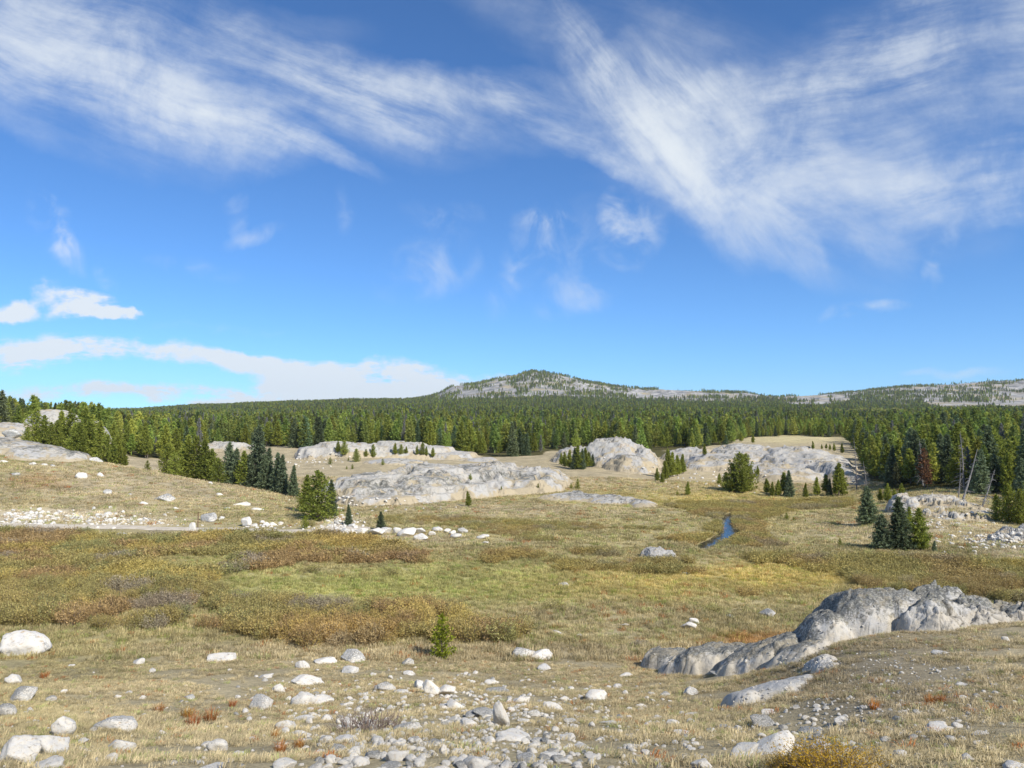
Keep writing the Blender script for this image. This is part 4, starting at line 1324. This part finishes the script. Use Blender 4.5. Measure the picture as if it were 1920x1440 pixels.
snag(1805, 808, 900, 92, "tall grey dead spruce still upright among green pines", 2, 70, .12)
snag(1838, 842, 905, 84, "leaning silver trunk slanting through the pines", -34, 14, .13)
snag(1806, 862, 900, 85, "thin bare pole leaning beside the slanting silver trunk", -10, 8, .07)
snag(1871, 880, 960, 79, "broken pale dead tree bowing over the rocky bank", -30, 40, .08)
snag(1604, 820, 900, 112, "weathered grey snag poking above the forest margin", 2, 50, .10)
snag(1622, 865, 900, 110, "bleached bare trunk just inside the forest margin", 2, 14, .10)
snag(1728, 826, 900, 101, "grey dead top rising from a rust-red pine", 2, 40, .10)
tree_top(DEADT, 1732, 838, 98, "rust-red dead pine among the green forest")
tree_top(DEADT, 1738, 862, 95, "brown-needled dying pine in the forest wall")

# ------------------------------------------------------------------ the forest: nearest trees one by one
rf_ = np.random.default_rng(33)
FX = [a for a, b in FRONT]; FY = [b for a, b in FRONT]
placed = []
def ok_place(x, y, dmin):
    for a, b in placed[-400:]:
        if (a - x) ** 2 + (b - y) ** 2 < dmin * dmin:
            return False
    return True


def depth_clear(x, y):
    """not on top of a bare rock"""
    for x0, x1, y0, y1, Z in OUTS:
        if x0 < x < x1 and y0 < y < y1:
            i = int((x - x0) / (x1 - x0) * (Z.shape[0] - 1)); j = int((y - y0) / (y1 - y0) * (Z.shape[1] - 1))
            if Z[i, j] > -50:
                return False
    return True


cnt = 0
while cnt < 74:                      # the wall of trees over the broken bank
    px = rf_.uniform(1595, 1960)
    fr = np.interp(px, FX, FY)
    y = fr + abs(rf_.normal(0, 16)) + 1
    x = (px - CX) / F * y
    if not ok_place(x, y, 2.0) or not depth_clear(x, y):
        continue
    placed.append((x, y))
    z = ground_at(x, y)
    sp = rf_.random() < .28
    tree(SPRUCES if sp else PINES, x, y, z, rf_.uniform(4.6, 7.6) * (.8 if y < fr + 5 else 1), "slender dark spruce in the forest wall over the broken bank" if sp else "dark green pine in the forest wall over the broken bank",
         group="forest wall over the broken bank", **(SPR if sp else {}))
    cnt += 1
cnt = 0
while cnt < 66:                      # the front edge of the forest behind the rocks
    px = rf_.uniform(-10, 1600)
    fr = np.interp(px, FX, FY)
    y = fr + abs(rf_.normal(0, 7))
    x = (px - CX) / F * y
    if not ok_place(x, y, 3.0) or not depth_clear(x, y):
        continue
    placed.append((x, y))
    wh = 'the dry hillside and gully' if px < 560 else 'the flat-topped ledge' if px < 880 else 'the long grey slab' if px < 1080 else 'the fin-like rock' if px < 1240 else 'the white dome'
    tree(PINES, x, y, ground_at(x, y), rf_.uniform(3.6, 7.6), "dark pine in the forest's front row behind " + wh, group="forest front row behind " + wh)
    cnt += 1

# ------------------------------------------------------------------ the rest of the forest as one mass
def lowtree(seed, kind, h=8.0, rad=1.5, n=210):
    r = np.random.default_rng(seed)
    f = r.random(n) ** .8
    prof = {'pine': (1 - f) ** .8 * np.minimum(1, .55 + f * 2), 'spruce': (1 - f) ** .85, 'aspen': np.sqrt(np.maximum(0, 1 - (2 * f - 1) ** 2)) * .95 + .1}[kind]
    az = r.uniform(0, 2 * pi, n)
    rr = rad * prof * r.uniform(.45, 1.1, n)
    z0 = {'pine': .2, 'spruce': .05, 'aspen': .3}[kind] * h
    c = np.stack([np.cos(az) * rr, np.sin(az) * rr, z0 + (h - z0) * f], 1)
    d = np.stack([np.cos(az), np.sin(az), np.full(n, .45)], 1) + r.normal(0, .5, (n, 3))
    d /= np.linalg.norm(d, axis=1)[:, None]
    cr = tri_cloud(c - d * .25, d, np.full(n, .85), np.full(n, .62), r)
    tr = tube([(0, 0, -.2), (0, 0, h * .45), (0, 0, h * .9)], [.13, .09, .02], 4)
    o = mesh_obj("forest_tree_shape", *join([cr, (tr[0], np.concatenate([tr[1][:, [0, 1, 2]], tr[1][:, [0, 2, 3]]]))]), M_FOREST, False)
    return o


LOWT = [lowtree(300 + i, 'pine', 8, q) for i, q in enumerate((1.4, 1.7, 1.2))] + [lowtree(310 + i, 'spruce', 8, q) for i, q in enumerate((1.5, 1.2))] + [lowtree(320, 'aspen', 6, 2.0)]
# full-detail shapes for the nearer part of the mass
NEART = []
for i, (q, kd) in enumerate([(1.5, 'pine'), (1.8, 'pine'), (1.35, 'tall'), (1.3, 'spruce')]):
    cr, tr = conifer(340 + i, 8, q, kd, .75, 1.2)
    tq = tr[1]
    NEART.append(mesh_obj("forest_tree_shape", *join([cr, (tr[0], np.concatenate([tq[:, [0, 1, 2]], tq[:, [0, 2, 3]]]))]), M_FOREST, False))
G_PINE = np.array([0.32, 0.36, 0.075]); G_DARK = np.array([0.20, 0.245, 0.07]); G_SPR = np.array([0.15, 0.185, 0.095]); G_GREY = np.array([0.24, 0.235, 0.215]); G_ASP = np.array([0.40, 0.40, 0.11])


def forest_points(y0, y1, dens, seed, um=1.0):
    r = np.random.default_rng(seed)
    area = um * (y1 * y1 - y0 * y0)
    n = int(area * dens)
    y = np.sqrt(r.uniform(y0 * y0, y1 * y1, n)); x = r.uniform(-um, um, n) * y
    return x, y, r


def forest(name, y0, y1, dens, seed, protos, label, um=1.0, extra_front=0.0):
    x, y, r = forest_points(y0, y1, dens, seed, um)
    px = CX + F * x / y
    fr = np.interp(px, FX, FY)
    pr = forest_mask(x, y) * (y > fr * .93 + extra_front)
    # the mountain is only patchily wooded
    mt = sstep(1400 - 330 * sstep(1440, 1520, px), 1600 - 400 * sstep(1440, 1520, px), y) * sstep(790, 850, px)
    patch = .75 * fbm(x / 75, y / 110, 4, 71) + .55 * fbm(x / 22, y / 45, 3, 73) + .10 * sstep(1900, 1500, y) + .10 * np.exp(-((px - 1700) / 140) ** 2) - .16 * np.exp(-((px - 1270) / 90) ** 2) - .06 * sstep(1740, 2000, px) - .15 * np.exp(-((px - 1520) / 45) ** 2)
    pr = np.where(mt > .5, sstep(.03, .15, patch - .04 * sstep(1440, 1500, px) * (1 - np.exp(-((px - 1660) / 110) ** 2))), pr)
    pr = pr * (1 - .92 * np.exp(-(((px - 1480) / 120) ** 2 + ((y - 560) / 60) ** 2)))   # pale clearing
    gl = fbm(x / 45, y / 60, 3, 77)
    pr = pr * sstep(-.34, -.26, gl)
    keep = r.random(len(x)) < pr
    x, y, px = x[keep], y[keep], px[keep]
    if y0 < 400:
        cl = np.array([depth_clear(a, b) for a, b in zip(x, y)]) if y0 < 260 else np.ones(len(x), bool)
        x, y, px = x[cl], y[cl], px[cl]
    n = len(x)
    z = terrain(x, y)
    hgt = r.uniform(.50, 1.12, n) * np.where(y > 1400, .95, 1.0)
    hgt *= 1 + .55 * fbm(x / 26, y / 26, 3, 91)
    hgt *= np.where(y < 420, .84, 1.0) * (1 - .16 * (1 - sstep(120, 200, y)))
    w = hgt * r.uniform(.85, 1.2, n)
    rots = np.stack([r.normal(0, .03, n), r.normal(0, .03, n), r.uniform(0, 6.28, n)], 1)
    k = r.random(n)
    tint = G_PINE + (G_DARK - G_PINE) * np.clip(r.random(n) * .9 + 1.3 * fbm(x / 60, y / 60, 3, 81), 0, 1)[:, None]
    if len(protos) == 4:
        idx = np.where(k < .82, r.integers(0, 3, n), 3)
        tint[idx == 3] = G_SPR * 1.05
    else:
        idx = np.where(k < .78, r.integers(0, 3, n), r.integers(3, 5, n))
        tint[idx >= 3] = G_SPR
        asp = (np.exp(-(((px - 1640) / 130) ** 2 + ((y - 860) / 170) ** 2)) * 1.6 + .9 * np.exp(-(((px - 560) / 190) ** 2 + ((y - 950) / 200) ** 2))) > r.random(n) + .25
        idx[asp] = 5
        tint[asp] = G_ASP * np.where(px[asp] > 1200, 1.0, .62)[:, None]
    tint = tint * r.uniform(.6, 1.35, n)[:, None]
    tint[:, 0] *= r.uniform(.85, 1.15, n)
    dead = r.random(n) < .06
    tint[dead] = G_GREY
    w[dead] *= .55
    scatter(name, np.stack([x, y, z - .1], 1), rots, np.stack([w, w, hgt], 1), tint, idx, protos, label, "forest")
    return n


nf = forest("forest", 84, 420, .085, 401, NEART, "dense pine forest filling the low ground behind the rocks", .95, 8.0)
nf2 = forest("forest", 420, 1450, .045, 402, LOWT, "dark wooded hills rolling up to the mountain's foot", .9)
nf3 = forest("forest", 1450, 2450, .026, 403, LOWT, "patchy trees dotting the rocky mountain and its ridges", .9)
print("forest", nf, nf2, nf3)
# ------------------------------------------------------------------ willows
def willow(seed, n=900, h=1.0, rad=.75, leaf=.075, stems=26):
    r = np.random.default_rng(seed)
    cs, ds, tw = [], [], []
    for s in range(stems):
        az = r.uniform(0, 6.28); rr = rad * math.sqrt(r.random())
        top = np.array([cos(az) * rr, sin(az) * rr, h * (1.0 - .45 * (rr / rad) ** 2) * r.uniform(.75, 1.12)])
        b = np.array([cos(az) * rr * .35, sin(az) * rr * .35, -.04])
        mid = (b + top) / 2 + r.normal(0, .05, 3)
        tw.append(tube([b, mid, top], [.011, .008, .003], 3))
        k = n // stems
        f = r.uniform(.25, 1.03, k)[:, None]
        c = np.where(f < .5, b + (mid - b) * f * 2, mid + (top - mid) * (f - .5) * 2) + r.normal(0, .085, (k, 3))
        cs.append(c)
        d = (top - b) / np.linalg.norm(top - b) + r.normal(0, .7, (k, 3))
        ds.append(d / np.linalg.norm(d, axis=1)[:, None])
    c = np.concatenate(cs); d = np.concatenate(ds)
    c[:, 2] = np.maximum(c[:, 2], .02)
    lv = tri_cloud(c, d, np.full(len(c), leaf), np.full(len(c), leaf * .45), r)
    tv, tf = join(tw)
    return lv, (tv, np.concatenate([tf[:, [0, 1, 2]], tf[:, [0, 2, 3]]]))


def two_mat(name, a, b, m1, m2):
    v, f = join([a, b])
    o = mesh_obj(name, v, f, m1, False)
    o.data.materials.append(m2)
    mi = np.zeros(len(f), np.int32); mi[len(a[1]):] = 1
    o.data.polygons.foreach_set('material_index', mi)
    return o


WIL = [two_mat("willow_shape", *willow(500 + i, 1000, 1.0, .72, .085), M_WILLOW, M_TWIG) for i in range(4)]
WLOW = [two_mat("willow_shape", *willow(520 + i, 420, .8, .85, .14, 18), M_WILLOW, M_TWIG) for i in range(3)]
W_OCHRE = lin(176, 154, 98); W_OLIVE = lin(156, 148, 96); W_RUST = lin(166, 138, 100); W_GREY = lin(156, 146, 130); W_YEL = lin(184, 166, 98); W_GRN = lin(142, 144, 96)
WP = [W_OCHRE, W_OLIVE, W_RUST, W_GREY, W_YEL, W_GRN]

Z1 = [(-250, 984), (60, 986), (240, 992), (420, 992), (560, 994), (620, 992), (700, 1000), (830, 1044), (828, 1056), (760, 1046), (690, 1056), (560, 1052), (470, 1066), (400, 1084), (440, 1100), (560, 1122),
      (700, 1126), (800, 1122), (870, 1140), (1010, 1164), (1020, 1180), (960, 1200), (880, 1212), (760, 1206), (640, 1222), (545, 1216), (500, 1196), (400, 1182), (200, 1182), (60, 1180), (-250, 1175)]
Z1_GAP = [(270, 1050), (330, 1042), (440, 1046), (430, 1066), (330, 1072), (280, 1064)]
Z2 = [(880, 1036), (960, 1026), (1120, 1028), (1210, 1040), (1290, 1038), (1310, 1076), (1180, 1076), (1040, 1072), (930, 1062)]
Z3 = [(1350, 1030), (1500, 1036), (1640, 1040), (1800, 1042), (2150, 1038), (2150, 1140), (1920, 1130), (1800, 1118), (1700, 1112), (1600, 1094), (1520, 1074), (1420, 1056)]
Z4 = [(1250, 1016), (1320, 1000), (1340, 975), (1300, 960), (1240, 950), (1290, 940), (1400, 944), (1520, 940), (1600, 936), (1600, 952), (1480, 962), (1420, 975), (1430, 1000), (1480, 1024), (1400, 1030), (1300, 1030)]
Z5 = [(690, 975), (800, 968), (960, 975), (1100, 985), (1240, 990), (1250, 1016), (1100, 1016), (960, 1010), (880, 990), (760, 985)]


def willow_points(poly, n, seed, hs):
    r = np.random.default_rng(seed)
    xs = [q[0] for q in poly]; ys = [q[1] for q in poly]
    y0 = CAMZ / -float(ray(0, max(ys) + 8)[1]); y1 = CAMZ / -float(ray(0, min(ys) - 2)[1])
    y = np.sqrt(r.uniform(y0 ** 2, y1 ** 2, n)); u = r.uniform((min(xs) - CX) / F, (max(xs) - CX) / F, n)
    x = u * y
    z = terrain(x, y)
    px, py = project(x, y, z)
    k = 40 / y
    jx, jy = 60 * k * fbm(x / 4, y / 4, 3, 15), 26 * k * fbm(x / 5, y / 5, 3, 16)
    ok = in_poly(px + jx, py + jy, poly) & (in_poly(px + jx, py + jy - hs * .75 * F / y, poly) | (seed > 3))
    ok &= poly_dist(x, y, STREAM_W) > .3
    return x[ok], y[ok], z[ok], px[ok], py[ok], r


WX, WY, WZZ, WT, WS = [], [], [], [], []
for poly, n, seed, hs, dens_thr in ((Z1, 6400, 1, .78, -.30), (Z2, 1600, 2, .58, -.14), (Z3, 3600, 3, .6, -.18), (Z4, 5200, 4, .5, -.26), (Z5, 2600, 5, .40, .0)):
    x, y, z, px, py, r = willow_points(poly, n, seed, hs)
    f = fbm(x / 5.5, y / 7.5, 3, 26)
    ok = f > dens_thr
    if seed == 1:
        ok &= ~in_poly(px, py, Z1_GAP)
    x, y, z, px, py, f = (q[ok] for q in (x, y, z, px, py, f))
    m = len(x)
    h = hs * r.uniform(.65, 1.2, m) * (1 + .5 * fbm(x / 3, y / 3, 2, 29))
    # colour drifts in patches: ochre, olive, rust, bare grey
    a1, a2 = fbm(x / 4, y / 5, 3, 36), fbm(x / 3, y / 4, 3, 46)
    t = np.zeros((m, 3)) + W_OCHRE * .5 + W_OLIVE * .5
    if seed == 1:
        green = sstep(55, 62, y)[:, None] * .5
        t = t * (1 - green) + W_OLIVE * green
    if seed in (3, 4, 5):
        t = t * .45 + (W_OLIVE if seed != 4 else W_YEL * .5 + W_OLIVE * .5) * .55
    for cond, colr in ((a1 > .10, W_RUST), (a1 < -.12, W_OLIVE), (a2 > .15, W_GREY), (a2 < -.15, W_YEL), ((a1 > -.02) & (a1 < .03), W_GRN)):
        wgt = np.where(cond, .75 if seed == 1 else .45, 0)[:, None]
        t = t * (1 - wgt) + colr * wgt
    if seed == 1:
        orange = (np.exp(-(((px - 690) / 110) ** 2 + ((py - 1016) / 18) ** 2)) + np.exp(-(((px - 660) / 140) ** 2 + ((py - 1198) / 16) ** 2)))[:, None] * .8
        t = t * (1 - np.clip(orange, 0, 1)) + lin(180, 152, 92) * np.clip(orange, 0, 1)
        redd = np.exp(-(((px - 850) / 120) ** 2 + ((py - 1140) / 16) ** 2))[:, None] * .7 + np.exp(-(((px - 760) / 60) ** 2 + ((py - 1048) / 10) ** 2))[:, None] * .7
        t = t * (1 - redd) + W_RUST * redd
    t *= r.uniform(.8, 1.2, m)[:, None]
    WX.append(x); WY.append(y); WZZ.append(z); WT.append(t); WS.append(h)
x = np.concatenate(WX); y = np.concatenate(WY); z = np.concatenate(WZZ); t = np.concatenate(WT); h = np.concatenate(WS)
r = np.random.default_rng(77)
m = len(x)
w = h * r.uniform(.9, 1.35, m)
idx = np.where(y < 48, r.integers(0, 4, m), r.integers(4, 7, m))
scatter("willow_thicket", np.stack([x, y, z - .03], 1), np.stack([np.zeros(m), np.zeros(m), r.uniform(0, 6.28, m)], 1), np.stack([w, w, h], 1), t * 1.12, idx, WIL + WLOW,
        "continuous autumn willow thicket spreading across the wet meadow", "willows")
print("willows", m)

# single willows standing apart from the thicket
W_LV = [mesh_obj("leaves", *willow(540 + i, 1500, 1.0, .8, .08, 34)[0], M_WILLOW, False).data for i in range(3)]
W_ST = [mesh_obj("stems", *willow(540 + i, 1500, 1.0, .8, .08, 34)[1], M_TWIG, False).data for i in range(3)]


def shrub(px, base, w_px, h_px, colr, label, group=None, name="willow_shrub", which=None, leaves=True):
    x, y, z = hit(px, base)
    s = math.hypot(y, CAMZ - z) / F
    W_, H_ = w_px * s, h_px * s
    i = rt.randrange(3) if which is None else which
    e = bpy.data.objects.new(name, None)
    e.empty_display_size = .2
    e.location = (x * (y + W_ * .3) / y, y + W_ * .3, min(z, ground_at(x, y + W_ * .3)) - .03)
    e.scale = (W_ / 1.6, W_ / 1.6, H_ / 1.0)
    e.rotation_euler = (0, 0, rt.uniform(0, 6.28))
    COL.objects.link(e)
    for nm, me in (("leaves", W_LV[i]), ("stems", W_ST[i])):
        if nm == "leaves" and not leaves:
            me = W_BARE
            nm = "twigs"
        c = bpy.data.objects.new(nm, me)
        c.parent = e
        c.color = (*(float(q) * 1.1 for q in colr), 1)
        COL.objects.link(c)
    tag(e, label, "shrub", group)
    return e


_r = np.random.default_rng(9)
_tw = []
for _i in range(240):
    _az = _r.uniform(0, 6.28); _rr = .8 * math.sqrt(_r.random())
    _b = np.array([cos(_az) * _rr * .8, sin(_az) * _rr * .8, -.03]); _t = np.array([cos(_az) * _rr, sin(_az) * _rr, _r.uniform(.5, 1.05)]) + _r.normal(0, .08, 3)
    _tw.append(tube([_b, (_b + _t) / 2 + _r.normal(0, .04, 3), _t], [.006, .005, .002], 3))
W_BARE = mesh_obj("twigs", *join(_tw), M_TWIG, False).data
gs = "single willows in the meadow grass"
for px, b, w_, h_, c_ in [(582, 1076, 50, 16, W_OLIVE), (733, 1083, 50, 16, W_OLIVE), (1038, 1147, 56, 18, W_OLIVE), (1398, 1120, 70, 16, W_OCHRE), (1340, 1152, 40, 14, W_OLIVE), (1290, 1078, 50, 12, W_OCHRE),
                          (1160, 1066, 60, 12, W_OCHRE), (1480, 1112, 44, 9, W_OCHRE), (1200, 1214, 40, 12, W_GREY), (430, 1040, 50, 16, W_OLIVE), (580, 990, 36, 14, W_OLIVE), (160, 1006, 40, 18, W_GRN),
                          (390, 1006, 44, 14, W_GRN), (1060, 1006, 40, 9, W_OLIVE), (1075, 996, 40, 8, W_OLIVE), (1180, 1014, 36, 9, W_OLIVE), (1110, 992, 36, 6, W_OLIVE), (1020, 985, 34, 6, W_OCHRE), (920, 984, 36, 6, W_OCHRE)]:
    shrub(px, b, w_, h_, c_, "low rounded willow clump standing apart in open meadow grass", gs)
W_LV.append(mesh_obj("leaves", *willow(560, 7000, 1.0, .8, .042, 90)[0], M_WILLOW, False).data); W_ST.append(mesh_obj("stems", *willow(560, 7000, 1.0, .8, .042, 90)[1], M_TWIG, False).data)
bare = shrub(690, 1376, 150, 30, W_GREY, "leafless grey-purple shrub sprawling over the cobbles", leaves=False)
shrub(1566, 1472, 210, 56, lin(170, 138, 52), "golden willow bush with shaded base beside the brilliant white boulder", which=3)
shrub(1480, 1468, 90, 44, lin(120, 100, 40), "dark low willow sprig against the golden bush", which=3)


# ------------------------------------------------------------------ grass
def tuft(seed, blades, h, spread, wd, bend=.35):
    r = np.random.default_rng(seed)
    az = r.uniform(0, 6.28, blades); rr = spread * np.sqrt(r.random(blades))
    b = np.stack([np.cos(az) * rr, np.sin(az) * rr, np.full(blades, -.01)], 1)
    a2 = az + r.normal(0, .8, blades)
    L = h * r.uniform(.5, 1.25, blades)
    out = np.stack([np.cos(a2), np.sin(a2), np.zeros(blades)], 1)
    k = bend * r.uniform(.2, 1.6, blades)
    mid = b + out * (L * k * .35)[:, None] + np.array([0, 0, 1]) * (L * .55)[:, None]
    tip = b + out * (L * k)[:, None] + np.array([0, 0, 1]) * (L * .95)[:, None] * np.maximum(.25, 1 - k * .45)[:, None]
    s = np.stack([-np.sin(a2 + .6), np.cos(a2 + .6), np.zeros(blades)], 1) * wd * .5
    v = np.stack([b - s, b + s, mid + s * .8, mid - s * .8, tip], 1).reshape(-1, 3)
    i = np.arange(blades)[:, None] * 5
    f = np.concatenate([i + [[0, 1, 2]], i + [[0, 2, 3]], i + [[3, 2, 4]]])
    return mesh_obj("grass_tuft_shape", v, f, M_GRASS, False)


TNEAR = [tuft(600 + i, 40, .085, .13, .008, 1.1) for i in range(4)] + [tuft(610, 46, .10, .14, .010, .9)]
TMID = [tuft(620 + i, 40, .24, .24, .016, .5) for i in range(3)] + [tuft(625, 40, .16, .30, .02, .8)]
TFAR = [tuft(630 + i, 30, .26, .45, .035, .6) for i in range(3)] + [tuft(635, 30, .16, .5, .04, .8)]


def grass(name, y0, y1, n, seed, protos, label, um=.74, thin=-1.0, smin=.55, smax=1.15):
    r = np.random.default_rng(seed)
    y = np.sqrt(r.uniform(y0 ** 2, y1 ** 2, n)); x = r.uniform(-um, um, n) * y
    f = fbm(x / 1.6, y / 1.6, 3, 55)
    ok = f > thin + .25 * r.random(n)
    ok &= poly_dist(x, y, STREAM_W) > -.05
    px = CX + F * x / y
    # the gravelly knoll and the road carry little grass
    ok &= ~((px > 1480) & (y < 27) & (r.random(n) < .2))
    ok &= ~((px < 700) & (np.abs(y - 70.6) < 2.2))
    x, y = x[ok], y[ok]
    z = terrain(x, y)
    top = ground_all(x.copy(), y.copy())
    on = top < z + .02
    x, y, z = x[on], y[on], z[on]
    m = len(x)
    c = ground_colour(x, y, z) * r.uniform(.75, 1.3, m)[:, None]
    gr = r.random(m) < np.where(y > 33, .15, .07)
    c[gr] = c[gr] * np.array([.72, .92, .60])
    rd = r.random(m) < .02
    c[rd] = lin(168, 112, 70)
    s = r.uniform(smin, smax, m) * (1 + .5 * fbm(x / 2.5, y / 2.5, 2, 66))
    scatter(name, np.stack([x, y, z], 1), np.stack([r.normal(0, .1, m), r.normal(0, .1, m), r.uniform(0, 6.28, m)], 1), np.stack([s, s, s * r.uniform(.7, 1.2, m)], 1), np.clip(c * 1.12, 0, 1),
            r.integers(0, len(protos), m), protos, label, "grass")
    return m


print("grass", grass("grass", 5.5, 34, 62000, 701, TNEAR, "short dry tan grass growing between the foreground stones", thin=-.16),
      grass("grass", 30, 62, 42000, 702, TMID, "yellow-green meadow grass round the willows", thin=-.35),
      grass("grass", 58, 125, 46000, 703, TFAR, "straw-coloured grass of the far meadow and dry slopes", thin=-.35))
# reddish tussocks that stand out on the slope
TUS = tuft(660, 90, .24, .09, .008, .55).data
for px, b, w_ in [(297, 1338, 26), (350, 1346, 30), (395, 1352, 34), (362, 1362, 34), (82, 1272, 20), (560, 1402, 26), (525, 1410, 30), (435, 1325, 18), (1640, 1330, 26), (1745, 1320, 26), (1765, 1318, 24), (515, 1385, 22)]:
    x, y, z = hit(px, b)
    o = bpy.data.objects.new("grass_tussock", TUS)
    s = w_ * y / F / .30
    o.location = (x, y, z); o.scale = (s, s, s); o.rotation_euler = (0, 0, rt.uniform(0, 6))
    o.color = (*(float(q) * rt.uniform(.85, 1.15) for q in lin(176, 118, 66)), 1)
    COL.objects.link(o)
    tag(o, "rust-brown grass tussock standing out of the dry turf", "grass tussock", "rust-brown tussocks on the slope")

# ------------------------------------------------------------------ rubble and pebbles
PEB = [bpy.data.objects.new("pebble_shape", me) for me in BLOW]


def rubble(name, zones, seed, label, tint=1.0):
    r = np.random.default_rng(seed)
    P_, S_ = [], []
    for cx, cy, rx_, ry_, n, smin, smax in zones:
        y0 = CAMZ
        for _ in range(n):
            px, py = r.normal(cx, rx_), r.normal(cy, ry_)
            x, y, z = hit(px, py)
            s = r.uniform(smin, smax) * r.uniform(.6, 1.0)
            P_.append((x, y, z + s * .15)); S_.append((s, s * r.uniform(.7, 1.1), s * r.uniform(.5, .8)))
    n = len(P_)
    scatter(name, P_, np.stack([r.normal(0, .3, n), r.normal(0, .3, n), r.uniform(0, 6.28, n)], 1), S_, np.ones((n, 3)), r.integers(0, len(PEB), n), PEB, label, "rubble")


rubble("rubble", [(70, 972, 75, 7, 260, .10, .34), (210, 978, 40, 6, 90, .1, .3), (40, 985, 60, 3, 60, .08, .2), (265, 980, 60, 4, 60, .08, .22)], 801, "white broken rubble along the cut bank of the dirt road")
rubble("rubble", [(640, 982, 18, 11, 150, .1, .3), (660, 997, 22, 4, 60, .1, .25), (600, 992, 30, 3, 30, .08, .2), (510, 988, 40, 3, 40, .1, .25)], 802, "white rubble spilling down beside the full roadside pine")
rubble("rubble", [(1860, 1020, 40, 8, 150, .1, .32), (1820, 1012, 35, 6, 60, .08, .2), (1770, 985, 50, 8, 50, .08, .25), (1700, 975, 40, 10, 40, .08, .25)], 803, "pale rubble tumbled below the dark lichened outcrop")
rubble("pebbles", [(820, 1370, 240, 50, 260, .02, .07), (1200, 1350, 200, 50, 160, .02, .07), (1680, 1290, 150, 50, 900, .012, .05), (200, 1360, 160, 50, 90, .02, .06), (700, 1390, 60, 25, 90, .04, .10), (820, 1385, 170, 38, 460, .035, .10), (740, 1310, 170, 32, 260, .05, .13), (980, 1320, 130, 30, 130, .05, .12), (1120, 1370, 150, 40, 160, .03, .09), (600, 1310, 120, 25, 90, .03, .09), (1560, 1380, 160, 30, 90, .03, .09), (60, 1380, 80, 40, 60, .03, .1)], 804,
       "tiny pebbles sprinkled through the foreground turf")
rubble("scree", [(590, 865, 30, 6, 60, .1, .35), (1245, 880, 30, 14, 40, .1, .35), (1330, 895, 60, 10, 70, .1, .35), (620, 940, 40, 6, 40, .1, .3), (740, 945, 60, 6, 40, .1, .3)], 805, "loose scree at the feet of the granite slabs")

# ------------------------------------------------------------------ roadside post
x, y, z = hit(366, 992)
pv, pf = tube([(0, 0, -.2), (0.0, 0, .6), (.01, 0, 1.35)], [.045, .043, .04], 8)
cap = np.array([[8 * 2 + i for i in range(8)]])
po = mesh_obj("marker_post", pv, [tuple(q) for q in pf] + [tuple(cap[0])], M_POST, None, False)
po.location = (x, y + .6, z)
tag(po, "thin rusty marker post beside the dirt road", "post")

# ------------------------------------------------------------------ the air between here and the mountain
hm, k = new_mat("thin_mountain_haze")
pv_ = k.add('ShaderNodeVolumePrincipled')
pv_.inputs['Color'].default_value = (0.82, 0.90, 1.0, 1)
pv_.inputs['Density'].default_value = 0.000065
pv_.inputs['Anisotropy'].default_value = 0.0
k.add('ShaderNodeOutputMaterial', {1: pv_.outputs[0]})
X_, Y0_, Y1_, Z0_, Z1_ = 9000.0, -300.0, 6600.0, -4.0, 330.0
hv = [(sx * X_, yv, zv) for zv in (Z0_, Z1_) for yv in (Y0_, Y1_) for sx in (-1, 1)]
hf = [(0, 2, 3, 1), (4, 5, 7, 6), (0, 1, 5, 4), (2, 6, 7, 3), (0, 4, 6, 2), (1, 3, 7, 5)]
hz = mesh_obj("haze", np.array(hv), hf, hm, None, False, 'stuff')
tag(hz, "thin bluish mountain air softening the far hills", "haze")
